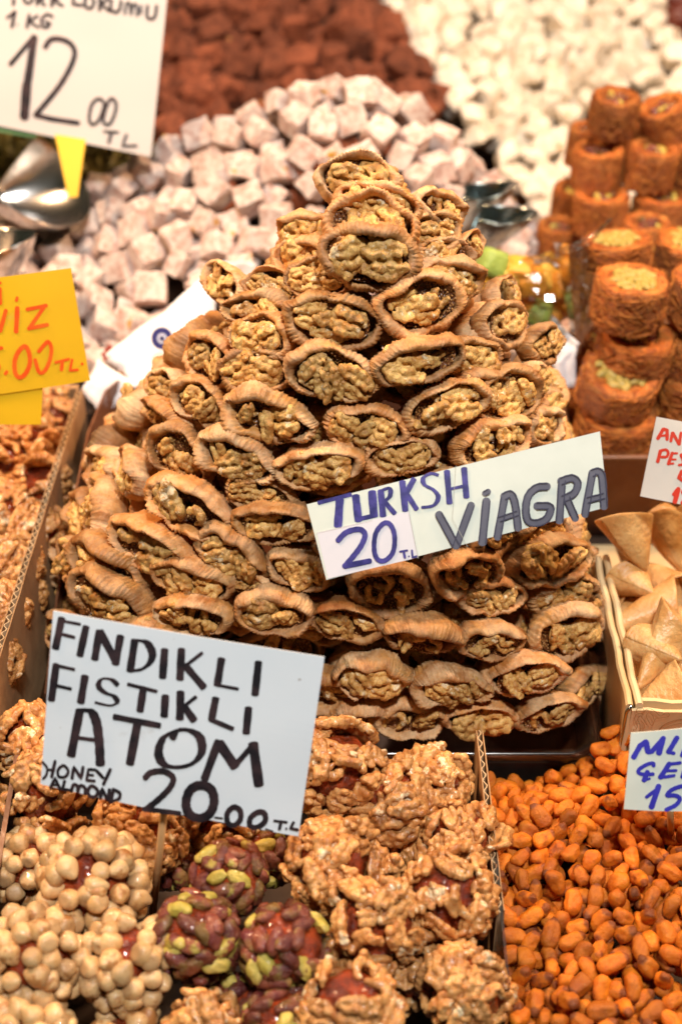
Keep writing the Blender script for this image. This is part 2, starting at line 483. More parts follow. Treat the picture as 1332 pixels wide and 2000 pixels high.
WALS = [walnut_mesh(100 + i, 'half') for i in range(5)] + [walnut_mesh(130 + i, k) for i, k in enumerate(('lobe', 'lobe', 'end', 'end', 'curl', 'curl', 'worm', 'worm', 'worm', 'crumb'))]
NH = 5
WALS_CANDY = []
for me in WALS:
    c = me.copy(); c.materials.clear(); c.materials.append(WAL2); c.name = 'candied_walnut'; WALS_CANDY.append(c)


def pnoise(r, n=5):
    ph = [(k, r.normal() / k ** 0.8, r.rand() * 6.283) for k in range(1, n + 1)]
    return lambda t: sum(a * np.sin(k * t + p) for k, a, p in ph) * 0.5


def fig_meshes(seed):
    """open dried fig: a flattened pouch whose mouth looks along -Y (28 mm half width)"""
    r = np.random.RandomState(seed)
    a = 0.028; b = 0.028 * r.uniform(0.53, 0.66); nt = 144
    t = np.linspace(0, 2 * np.pi, nt, endpoint=False)
    n1, n2, n3, n4, n5, n6 = (pnoise(r, 6) for _ in range(6))
    up = np.clip(np.sin(t), 0, 1)
    bx = a * np.cos(t) * (1 + 0.09 * np.abs(np.cos(t)) ** 6) * (1 + 0.055 * n1(t))
    sq = r.uniform(0.78, 1.0)
    bz = b * np.sign(np.sin(t)) * np.abs(np.sin(t)) ** sq * (1 + 0.13 * n2(t)) + 0.0030 * n6(t)
    prof = [(0.02, .0190), (0.35, .0187), (0.62, .0175), (0.84, .0150), (0.98, .0110), (1.05, .0068), (1.07, .0030), (1.06, .0000), (1.03, -.0028), (0.985, -.0046), (0.930, -.0053), (0.880, -.0048), (0.840, -.0034), (0.812, -.0012), (0.800, .0012), (0.79, .004), (0.785, .007), (0.76, .010)]
    lip = 1 + 0.40 * n3(t)
    open_up = r.uniform(-0.4, 1.2); roll = r.uniform(0.0, 0.0070)
    side = r.choice([-1, 1]); gap = r.uniform(0, 1)
    wr = r.randint(70, 98); ph = n4(t) * 5
    rows = []
    hood = [0.02, 0.16, 0.30, 0.08, 0.42, 0.22][seed % 6]; hood2 = r.uniform(0.0, 0.2); lo = np.clip(-np.sin(t), 0, 1)
    hshape = up ** 0.6 * (1 + 0.5 * n3(t + 1)); lshape = lo ** 0.7
    for j, (s, y) in enumerate(prof):
        k = min(1, max(0, (s - 0.3) / 0.6))
        if j >= 7:   # over the lip and inside
            s = 1.07 - (1.07 - s) * np.clip(lip, 0.55, 1.8)
        yy = y - 0.0055 * n5(t) * (1 if j >= 4 else k * 0.5) - (roll * up if j >= 5 else 0)
        sx = bx * s; sz = bz * s
        if j >= 9:
            q = min(1, (j - 8) / 4); sz = sz * (1 - q * (hood * hshape + hood2 * lshape))
            yy = yy - 0.0035 * math.sin(min(1, (j - 8) / 6) * math.pi) * (hood * 2.2 * hshape + hood2 * 1.5 * lshape)
        w = (np.sin(wr * t + ph + 2.2 * y * 300 * 0.12) + 0.5 * np.sin(wr * 1.7 * t + 2 * ph)) * 0.00060 * k * (1 if j < 14 else 0.3)
        nr = np.sqrt(sx ** 2 + sz ** 2) + 1e-6
        sx = sx + sx / nr * w; sz = sz + sz / nr * w
        if 7 <= j <= 14: yy = yy - w * 0.6
        rows.append(np.stack([sx, yy + 0 * t, sz], 1))
    v = np.concatenate(rows)
    # stem end of the pouch leans to one side
    d = np.clip(v[:, 1] / 0.019, 0, 1); v[:, 0] += side * 0.006 * d ** 2 * r.rand(); v[:, 2] -= 0.004 * d ** 2 * r.rand()
    out = []
    for p in v:
        q = Vector(p * 95 + seed * 3.1); o = mnoise.noise_vector(q) * 0.0018 + mnoise.noise_vector(q * 3.3) * 0.0006 + mnoise.noise_vector(q * 8) * 0.00022
        out.append((p[0] + o.x, p[1] + o.y, p[2] + o.z))
    f = []
    for j in range(len(prof) - 1):
        for i in range(nt):
            f.append((j * nt + i, (j + 1) * nt + i, (j + 1) * nt + (i + 1) % nt, j * nt + (i + 1) % nt))
    f.append(tuple(range(nt)))
    skin = mesh('fig_skin', out, f, [FIG])
    # pulp: the inside floor, with seeds standing on it
    g = Geo(); nt2 = 40; t2 = np.linspace(0, 2 * np.pi, nt2, endpoint=False); pv = []
    for j, s in enumerate((0.93, 0.80, 0.6, 0.35, 0.12)):
        for i in range(nt2):
            x = a * 0.93 * s * math.cos(t2[i]); z = b * 0.93 * s * math.sin(t2[i])
            y = (-0.0012, 0.0012, 0.0028, 0.0032, 0.0032)[j] + 0.0022 * mnoise.noise(Vector((x * 140, z * 140, seed)))
            pv.append((x, y, z))
    pf = [(j * nt2 + i, (j + 1) * nt2 + i, (j + 1) * nt2 + (i + 1) % nt2, j * nt2 + (i + 1) % nt2) for j in range(4) for i in range(nt2)]
    pf.append(tuple(4 * nt2 + i for i in range(nt2)))
    g.add(pv, pf, 0)
    for k in range(110):
        an = r.rand() * 6.283; s = 0.95 * math.sqrt(r.uniform(0.25, 1))
        x = a * 0.9 * s * math.cos(an); z = b * 0.9 * s * math.sin(an)
        y = 0.0028 - 0.0048 * max(0, (s - 0.55) / 0.4) ** 1.3 + 0.0022 * mnoise.noise(Vector((x * 140, z * 140, seed)))
        g.add(ICO1[0] * 0.00062 * r.uniform(0.8, 1.25) + (x, y - 0.0003, z), ICO1[1], 1)
    pulp = g.mesh('fig_pulp', [PULP, SEED])
    return skin, pulp, b


FIGS = [fig_meshes(500 + i) for i in range(18)]


def superell(n, sub, jit, seed, mat, name, sc=(1, 1, 1)):
    v = ICO4[0] if sub == 4 else ICO3[0]; r = np.random.RandomState(seed)
    s = (np.abs(v) ** n).sum(1) ** (-1.0 / n); v = v * s[:, None] * np.array(sc)
    sh = r.normal(0, 0.08, (3, 3)); v = v @ (np.eye(3) + sh)
    out = []
    for p in v:
        o = mnoise.noise_vector(Vector(p * 1.5) + Vector((seed, 0, 0))) * jit + mnoise.noise_vector(Vector(p * 4) + Vector((seed, 0, 0))) * jit * 0.4
        out.append((p[0] + o.x, p[1] + o.y, p[2] + o.z))
    return mesh(name, out, ICO4[1] if sub == 4 else ICO3[1], [mat])


def rcube(seed, rr, jit, mat, name, sc=(1, 1, 1), shear=0.05):
    """soft-cornered cut cube"""
    L = [-1, -.93, -.8, -.4, 0, .4, .8, .93, 1]; n = len(L); idx = {}; v = []; f = []; r = np.random.RandomState(seed)
    sh = np.eye(3) + r.normal(0, shear, (3, 3))

    def vid(p):
        if p not in idx: idx[p] = len(v); v.append(np.array(p, float))
        return idx[p]
    for ax in range(3):
        for sg in (-1, 1):
            for a in range(n - 1):
                for b in range(n - 1):
                    q = []
                    for (u, w_) in ((a, b), (a + 1, b), (a + 1, b + 1), (a, b + 1)):
                        p = [0, 0, 0]; p[ax] = sg; p[(ax + 1) % 3] = L[u]; p[(ax + 2) % 3] = L[w_]; q.append(vid(tuple(p)))
                    f.append(tuple(q) if sg > 0 else tuple(reversed(q)))
    out = []
    for p in v:
        q = np.clip(p, -(1 - rr), 1 - rr); d = p - q; d = d / (np.linalg.norm(d) + 1e-9) * rr; p = (q + d) * np.array(sc); p = sh @ p
        o = mnoise.noise_vector(Vector(p * 1.3) + Vector((seed, 0, 0))) * jit + mnoise.noise_vector(Vector(p * 4.5) + Vector((seed, 0, 0))) * jit * 0.45
        out.append((p[0] + o.x, p[1] + o.y, p[2] + o.z))
    return mesh(name, out, f, [mat])


CUBES = [rcube(20 + i, .16, 0.13, DEL, 'turkish_delight', (1, 1, .92)) for i in range(6)]
COCS = [rcube(30 + i, .22, 0.20, COCOA, 'cocoa_delight', (1, 1.15, .85), .1) for i in range(6)]
NOGS = [rcube(40 + i, .34, 0.30, NOUG, 'nougat_piece', (1, 1.15, .75), .12) for i in range(6)]


def kernel_mesh(seed):
    r = np.random.RandomState(seed); v = ICO3[0].copy()
    v = v * ((np.abs(v) ** 2.5).sum(1) ** (-1 / 2.5))[:, None]
    v[:, 0] *= 6.9 * r.uniform(0.85, 1.15); v[:, 1] *= 4.4 * r.uniform(0.9, 1.1); v[:, 2] *= 4.0 * r.uniform(.9, 1.1)
    k = (v[:, 0] / 6.4 + 1) / 2; s = 0.66 + 0.42 * np.clip(k, 0, 1) ** 0.8
    v[:, 1] *= s; v[:, 2] *= s * 0.97
    dent = np.exp(-((v[:, 0] - 1.5) / 3.6) ** 2 - (v[:, 1] / 1.3) ** 2) * (v[:, 2] > 0); v[:, 2] -= 1.1 * dent * r.uniform(0.2, 1)
    v[:, 2] += r.normal(0, 0.012) * v[:, 0] ** 2
    out = [tuple((np.array(p) + np.array(mnoise.noise_vector(Vector(p) * 0.35 + Vector((seed, 0, 0)))) * 0.75 + np.array(mnoise.noise_vector(Vector(p) * 1.1 + Vector((seed, 9, 0)))) * 0.25) * 0.001) for p in v]
    return mesh('corn_kernel', out, ICO3[1], [CORN])


KERNS = [kernel_mesh(60 + i) for i in range(6)]


def hazel_mesh(seed):
    r = np.random.RandomState(seed); v = ICO3[0].copy()
    z = v[:, 2]; v[:, 2] = z * r.uniform(0.98, 1.12) + 0.26 * np.clip(z - 0.72, 0, 1) / 0.28
    v[:, 2] = np.maximum(v[:, 2], -0.86); v[:, :2] *= (1 - 0.12 * (z > 0) * z)[:, None]
    out = [tuple((np.array(p) + np.array(mnoise.noise_vector(Vector(p) * 1.3 + Vector((seed, 0, 0)))) * 0.09) * 0.0061) for p in v]
    return mesh('hazelnut', out, ICO3[1], [HAZ])


HAZS = [hazel_mesh(70 + i) for i in range(5)]


def pist_mesh(seed, mat=None, name='pistachio'):
    v = ICO3[0].copy()
    an = np.arctan2(v[:, 1], v[:, 2]); v[:, 1:] *= (1 + 0.07 * np.cos(3 * an + seed))[:, None]
    v[:, 0] *= 1 + 0.1 * np.abs(v[:, 0]) ** 4
    out = [tuple(np.array((p[0] * 7.4, p[1] * 4.5, p[2] * 3.8)) * 0.001 + np.array(mnoise.noise_vector(Vector(p) * 1.6 + Vector((seed, 0, 0)))) * 0.0010 + np.array(mnoise.noise_vector(Vector(p) * 4 + Vector((seed, 0, 0)))) * 0.0004) for p in v]
    return mesh(name, out, ICO3[1], [mat or PIST])


PISTS = [pist_mesh(80 + i) for i in range(4)]
PISTG = [pist_mesh(90 + i, PGREEN, 'pistachio_piece') for i in range(3)]


def lump(seed, rad, mat, name, amp=0.1, sub=3):
    I = ICO3 if sub == 3 else ICO4
    out = [tuple((np.array(p) * (1 + amp * mnoise.noise(Vector(p) * 1.8 + Vector((seed, 1, 2))) + amp * .5 * mnoise.noise(Vector(p) * 5 + Vector((seed, 1, 2))))) * rad) for p in I[0]]
    return mesh(name, out, I[1], [mat])


CORES = [lump(i, 1.0, CARA, 'caramel_core', 0.16) for i in range(4)]


def rot_rand(r=rng):
    return Matrix.Rotation(r.uniform(0, 6.283), 4, 'Z') @ Matrix.Rotation(math.acos(r.uniform(-1, 1)), 4, 'Y') @ Matrix.Rotation(r.uniform(0, 6.283), 4, 'Z')


def T(p): return Matrix.Translation(Vector(p))


def S(s): return Matrix.Diagonal((*((s, s, s) if isinstance(s, (int, float)) else s), 1))


def frame_from(n, spin=0.0):
    """matrix whose +Z is n"""
    return Vector(n).to_track_quat('Z', 'Y').to_matrix().to_4x4() @ Matrix.Rotation(spin, 4, 'Z')


# ================================================================== large structure
g = Geo(); g.box(-0.75, 0.80, 0.30, 2.40, -0.085, -0.065)
tag(obj('stall_board', g.mesh('stall_board', [TABLE], False)), kind='structure')

# ---- fig tray
cx = lambda z: float(np.interp(z, [0, .06, .14, .19, .24, .27, .33], [-.013, -.012, .004, .016, .013, .024, .015]))
CY = 0.85
RZ = [(-0.02, .186), (0, .186), (.05, .182), (.10, .165), (.14, .142), (.19, .117), (.24, .085), (.27, .054), (.30, .040), (.33, .026), (.35, .010), (.36, .0)]


def Rz(z):
    return float(np.interp(z, [a for a, _ in RZ], [b for _, b in RZ]))


def ex_of(z): return float(np.interp(z, [0, .05, .12, .2], [6.0, 4.5, 3.0, 2.4]))


def pile_f(p):
    r = Rz(p.z)
    e = ex_of(p.z)
    return (abs(p.x - cx(p.z)) ** e + abs(p.y - CY) ** e) ** (1 / e) - r


def pile_hit(x, y):
    d = ray(x, y); t = 0.6
    while t < 1.4:
        p = CAM + d * t
        if p.z < 0.36 and pile_f(p) < 0: return p
        t += 0.0015
    return None


def rrect(x0, x1, y0, y1, r, n=6):
    pts = []
    for cx_, cy_, a0 in ((x1 - r, y0 + r, -90), (x1 - r, y1 - r, 0), (x0 + r, y1 - r, 90), (x0 + r, y0 + r, 180)):
        for k in range(n + 1):
            a = R(a0 + 90 * k / n); pts.append((cx_ + r * math.cos(a), cy_ + r * math.sin(a)))
    return pts


def loft(rings, close_bottom=True, m=0, g=None):
    g = g or Geo(); n = len(rings[0]); v = [p for r_ in rings for p in r_]; f = []
    for i in range(len(rings) - 1):
        for k in range(n): f.append((i * n + k, i * n + (k + 1) % n, (i + 1) * n + (k + 1) % n, (i + 1) * n + k))
    if close_bottom: f.append(tuple(range(n - 1, -1, -1)))
    g.add(v, f, m); return g


def ring(z, o, r=0.02, b=(-0.200, 0.169, 0.660, 1.035)):
    return [(x, y, z) for x, y in rrect(b[0] - o, b[1] + o, b[2] - o, b[3] + o, r + max(o, -r + .004))]


tray = empty('fig_tray', T((-0.01, 0.85, -0.06)), 'clear brown plastic tray under the big pile of walnut-stuffed figs', 'tray')
inv = tray.matrix_basis.inverted()


def child(name, g, mats, parent, smooth=False):
    me = g.mesh(name, mats, smooth); me.transform(parent.matrix_basis.inverted()); return obj(name, me, parent)


child('body', loft([ring(-0.062, -0.016), ring(-0.022, -0.010)]), [DARKFILM], tray, True)
child('lip', loft([ring(-0.022, -0.010), ring(-0.018, 0.002), ring(-0.008, 0.006), ring(-0.006, 0.003), ring(-0.010, -0.004), ring(-0.010, -0.16)], False), [CLEARP], tray, True)
# the brown film lining that stands up along the left and the back of the pile
g = Geo(); film_line = [(-0.200, 0.70), (-0.2005, 0.78), (-0.1995, 0.86), (-0.200, 0.94), (-0.194, 1.00), (-0.176, 1.030), (-0.15, 1.036), (-0.08, 1.037), (0.0, 1.037), (0.10, 1.037)]
prev = None
for (x, y), h in zip(film_line, (0.005, .035, .052, .058, .06, .062, .055, .05, .05, .05)):
    ringp = [(x, y, -0.01), (x, y, h), (x + 0.002, y - 0.002, h + 0.001), (x + 0.002, y - 0.002, -0.01)]
    if prev: g.hexa(prev, ringp)
    prev = ringp
child('film_lining', g, [DARKFILM], tray)
# clear film sleeve at the front right corner
g = Geo(); pts = [(0.125, 0.668), (0.160, 0.672), (0.173, 0.690), (0.176, 0.74), (0.177, 0.82), (0.177, .90)]
fv = []
for i, (x, y) in enumerate(pts):
    for j, z in enumerate((-0.008, 0.012, 0.028, 0.042)):
        fv.append((x + rng.uniform(-.0018, .0018), y + rng.uniform(-.0018, .0018), z + (0.004 * math.sin(i * 2.1) if j == 3 else 0)))
ff = [(i * 4 + j, (i + 1) * 4 + j, (i + 1) * 4 + j + 1, i * 4 + j + 1) for i in range(len(pts) - 1) for j in range(3)]
g.add(fv[8:], ff[:-6]); child('clear_film', g, [CLEARP], tray, True)

# ---- corrugated dividers


def divider(name, a, b, z0, z1a, z1b, thick, label, n=60):
    """corrugated card standing on edge from a to b: two liners and the wavy flute between them"""
    a = Vector(a); b = Vector(b); d = (b - a).normalized(); nn = Vector((-d.y, d.x))
    root = empty(name, T((a.x, a.y, z0)), label, 'divider')
    L = (b - a).length
    for s in (-1, 1):
        g = Geo(); o = nn * (s * thick / 2); o2 = nn * (s * (thick / 2 - 0.0007))
        prev = None
        for i in range(25):
            p = a + d * (L * i / 24); zt = z1a + (z1b - z1a) * i / 24 + rng.uniform(-0.0008, 0.0008)
            rr = [(p.x + o.x, p.y + o.y, z0), (p.x + o.x, p.y + o.y, zt), (p.x + o2.x, p.y + o2.y, zt), (p.x + o2.x, p.y + o2.y, z0)]
            if prev: g.hexa(prev, rr)
            prev = rr
        child('liner', g, [CARDB], root)
    g = Geo(); prev = None; m = int(L / 0.0016)
    for i in range(m + 1):
        p = a + d * (L * i / m) + nn * ((thick / 2 - 0.0011) * math.sin(i * 1.5708 * 0.8)); zt = z1a + (z1b - z1a) * i / m - 0.0006
        q = p + nn * 0.0007
        rr = [(p.x, p.y, z0), (p.x, p.y, zt), (q.x, q.y, zt), (q.x, q.y, z0)]
        if prev: g.hexa(prev, rr)
        prev = rr
    child('flute', g, [CARDEDGE], root)
    return root


p0 = at_z(150, 785, 0.07); p1 = at_z(-8, 1320, 0.07)
divider('cardboard_divider', (p1.x - .004, p1.y - .05), (p0.x, p0.y + .02), -0.064, 0.07, 0.07, 0.0050, 'long corrugated cardboard divider between the left walnut tray and the figs')
q0 = at_z(936, 1425, 0.030); q1 = at_z(972, 1720, 0.018); q2 = at_z(983, 1900, -0.002)
divider('cardboard_divider', (q1.x, q1.y - .02), (q0.x, q0.y), -0.064, 0.016, 0.030, 0.0045, 'short corrugated cardboard divider between honey nut balls and roasted corn')
g = Geo(); a = at_z(965, 1690, 0.016); b = at_z(990, 1960, -0.004)
g.hexa([(a.x, a.y, -0.06), (a.x + .0016, a.y, -0.06), (b.x + .0016, b.y, -0.06), (b.x, b.y, -0.06)], [(a.x, a.y, a.z + .006), (a.x + .0016, a.y, a.z + .006), (b.x + .0016, b.y, b.z + .008), (b.x, b.y, b.z + .008)])
tag(obj('plastic_divider', g.mesh('plastic_divider', [CLEARP], False)), 'thin clear plastic divider standing along the near edge of the corn', 'divider')

# ---- nut ball tray (front) and its left plastic edge
root = empty('nut_ball_tray', T((-0.06, 0.55, -0.064)), 'dark tray holding the honey nut balls at the front', 'tray')
g = Geo(); g.box(-0.216, 0.080, 0.40, 0.655, -0.064, -0.058); child('base', g, [TABLE], root)
e0 = at_z(40, 1385, 0.05); e1 = at_z(2, 1720, 0.03)
g = Geo(); g.hexa([(-0.216, .40, -.058), (-0.212, .40, -.058), (-0.207, .64, -.058), (-0.211, .64, -.058)], [(-0.192, .40, .02), (-0.189, .40, .02), (e0.x + .003, .64, .045), (e0.x, .64, .045)])
child('side', g, [DARKFILM], root)

# ---- corn tray base
root = empty('corn_tray', T((0.17, 0.53, -0.064)), 'low tray holding the orange roasted corn', 'tray')
g = Geo(); g.box(0.090, 0.34, 0.38, 0.655, -0.064, -0.050); child('base', g, [TABLE], root)

# ---- cream printed box with the folded pastries
root = empty('pastry_box', T((0.27, 0.79, -0.06)), 'cream printed cardboard box holding folded pastries beside the figs', 'box')
c0 = at_z(1222, 1375, 0.045); c1 = at_z(1160, 1085, 0.045)
XL0, YF, XL1, YB, ZT = c0.x, c0.y, c1.x, c1.y, 0.045
for k, (o, z) in enumerate(((0.0, ZT), (0.0058, ZT + 0.001))):   # the side wall is folded double
    g = Geo(); prev = None
    for i in range(13):
        t = i / 12; x = XL0 + (XL1 - XL0) * t + o + 0.0006 * math.sin(i * 1.7 + k); y = YF + (YB - YF) * t
        rr = [(x, y, -0.06), (x, y, z - .0015), (x + .0012, y, z), (x + .0034, y, z), (x + .0046, y, z - .0015), (x + .0046, y, -0.06)]
        if prev:
            g.add(prev + rr, [(j, j + 1, j + 7, j + 6) for j in range(5)])
        else: g.add(rr, [tuple(range(6))])
        prev = rr
    child('side_wall', g, [CREAMCARD], root)
g = Geo(); cR = 0.42
prev = None
for i in range(25):
    t = i / 24; x = XL0 + 0.004 + (cR - XL0) * t; z = ZT - 0.004 - 0.010 * t + 0.0007 * math.sin(i * 2.3)
    y = YF - 0.002 + 0.0006 * math.sin(i * 1.3)
    rr = [(x, y + .012, -0.06), (x, y, z), (x, y + .002, z + .0004), (x, y + .014, -0.06)]
    if prev: g.hexa(prev, rr)
    prev = rr
child('front_panel', g, [CREAMCARD], root)
g = Geo(); prev = None
for i in range(25):
    t = i / 24; x = XL0 + 0.010 + (cR - XL0) * t; z = ZT - 0.002 - 0.010 * t + 0.0012 * math.sin(i * 1.9 + 1)
    y = YF + 0.004 + 0.0009 * math.sin(i * 1.1)
    rr = [(x, y, -0.06), (x, y, z), (x, y + .003, z), (x, y + .003, -0.06)]
    if prev: g.hexa(prev, rr)
    prev = rr
child('inner_flap', g, [CREAMCARD], root)
g = Geo(); g.tube([(XL0 + .001, YF + .004, -0.058), (XL0 + .001, YF - .0005, ZT - .006), (XL0 + .003, YF - .0010, ZT - .001), (XL0 + .005, YF + .002, ZT - .003)], 0.0011, 6)
child('corner_seam', g, [STEELD], root, True)
g = Geo(); g.box(XL0, cR, YF + .01, 0.945, -0.064, -0.058); child('base', g, [CREAMCARD], root)
PBOX = root

# ---- kadayif tray
root = empty('pastry_roll_tray', T((0.30, 1.15, -0.06)), 'brown plastic tray under the stacked shredded pastry rolls', 'tray')
g = Geo()
b4 = (0.19, 0.52, 0.952, 1.55)
loft([ring(-0.062, -0.012, .02, b4), ring(0.024, 0.0, .02, b4), ring(0.027, .004, .02, b4), ring(0.029, 0.004, .02, b4), ring(0.029, 0.000, .02, b4), ring(-0.008, -0.006, .02, b4), ring(-0.008, -0.15, .02, b4)], True, 0, g)
child('body', g, [m_simple('amber_plastic', (0.20, 0.085, 0.04), 0.25, (20, 0.3, 0.003), (20, (0.27, 0.13, 0.07)))], root, True)

# ---- trays and boards behind
root = empty('delight_tray', T((-0.1, 1.25, -0.06)), 'shallow cardboard tray under the pale Turkish delight cubes', 'tray')
g = Geo(); g.box(-0.52, 0.19, 1.06, 1.44, -0.064, 0.0); child('base', g, [TABLE], root)
g = Geo(); g.box(-0.215, -0.10, 1.048, 1.056, -0.064, 0.045); child('front_panel', g, [CARDB], root)
root = empty('back_tray', T((0.0, 1.8, -0.06)), 'stepped dark tray holding cocoa cubes and white nougat at the back', 'tray')
g = Geo(); g.box(-0.6, 0.75, 1.60, 2.35, -0.064, 0.02); child('base', g, [TABLE], root)
root = empty('walnut_tray', T((-0.3, 0.85, -0.06)), 'tray of walnut clusters left of the cardboard divider', 'tray')
g = Geo(); g.box(-0.45, -0.222, 0.55, 1.04, -0.064, -0.01); child('base', g, [TABLE], root)
g = Geo(); g.box(-0.45, -0.225, 1.044, 1.050, -0.064, 0.035); child('back_panel', g, [CARDB], root)

# ================================================================== figs


def fig_matrix(p, yaw, tilt, roll):
    return T(p) @ Matrix.Rotation(yaw, 4, 'Z') @ Matrix.Rotation(-tilt, 4, 'X') @ Matrix.Rotation(roll, 4, 'Y')


def make_fig(p, yaw, tilt, roll, size, label, group, sx=1.0):
    k = rng.randrange(len(FIGS)); skin, pulp, b = FIGS[k]
    e = empty('stuffed_fig', fig_matrix(p, yaw, tilt, roll) @ S((size * rng.uniform(.92, 1.02) * rng.choice((-1, 1)), size, size * rng.uniform(.92, 1.12))), label, 'stuffed fig', group)
    obj('skin', skin, e); obj('pulp', pulp, e)
    nut = rng.choice(('two', 'two', 'three', 'three', 'four'))
    A, B = 0.0222, b * 0.78
    spots = {'two': [(-.48, 0), (.46, .05)], 'three': [(-.58, .05), (.05, -.25), (.6, .1)], 'four': [(-.58, .3), (-.45, -.45), (.3, .35), (.55, -.25)]}[nut]
    for i, (u, v) in enumerate(spots):
        big = nut != 'four' and rng.random() < 0.75
        me = WALS[rng.randrange(NH)] if big else WALS[NH + rng.randrange(9)]
        x = u * A * 0.92 + rng.uniform(-.0015, .0015); z = v * B + rng.uniform(-.001, .001) - 0.0004
        s = min(1.15, B * 1.02 / 0.0104) if big else rng.uniform(.95, 1.2)
        s *= (0.88 if nut == 'three' else 1.0) * rng.uniform(.92, 1.06)
        m = T((x, -0.0026 + rng.uniform(-.0020, .0014), z)) @ Matrix.Rotation(R(90), 4, 'X') @ Matrix.Rotation(rng.gauss(0, .35), 4, 'X') @ Matrix.Rotation(rng.gauss(0, .35), 4, 'Y') @ Matrix.Rotation(rng.uniform(0, 6.28) if not big else rng.choice((0, 3.14)) + rng.gauss(0, .6), 4, 'Z') @ S(s)
        obj('walnut', me, e, m)
    if rng.random() < 0.8:   # small crumbs of nut tucked into the gaps
        for _ in range(rng.randint(1, 3)):
            m = T((rng.uniform(-.85, .85) * A * .8, 0.001, rng.uniform(-.7, .7) * B)) @ rot_rand() @ S(rng.uniform(.45, .65))
            obj('walnut', WALS[NH + rng.randrange(4, 10)], e, m)
    return e


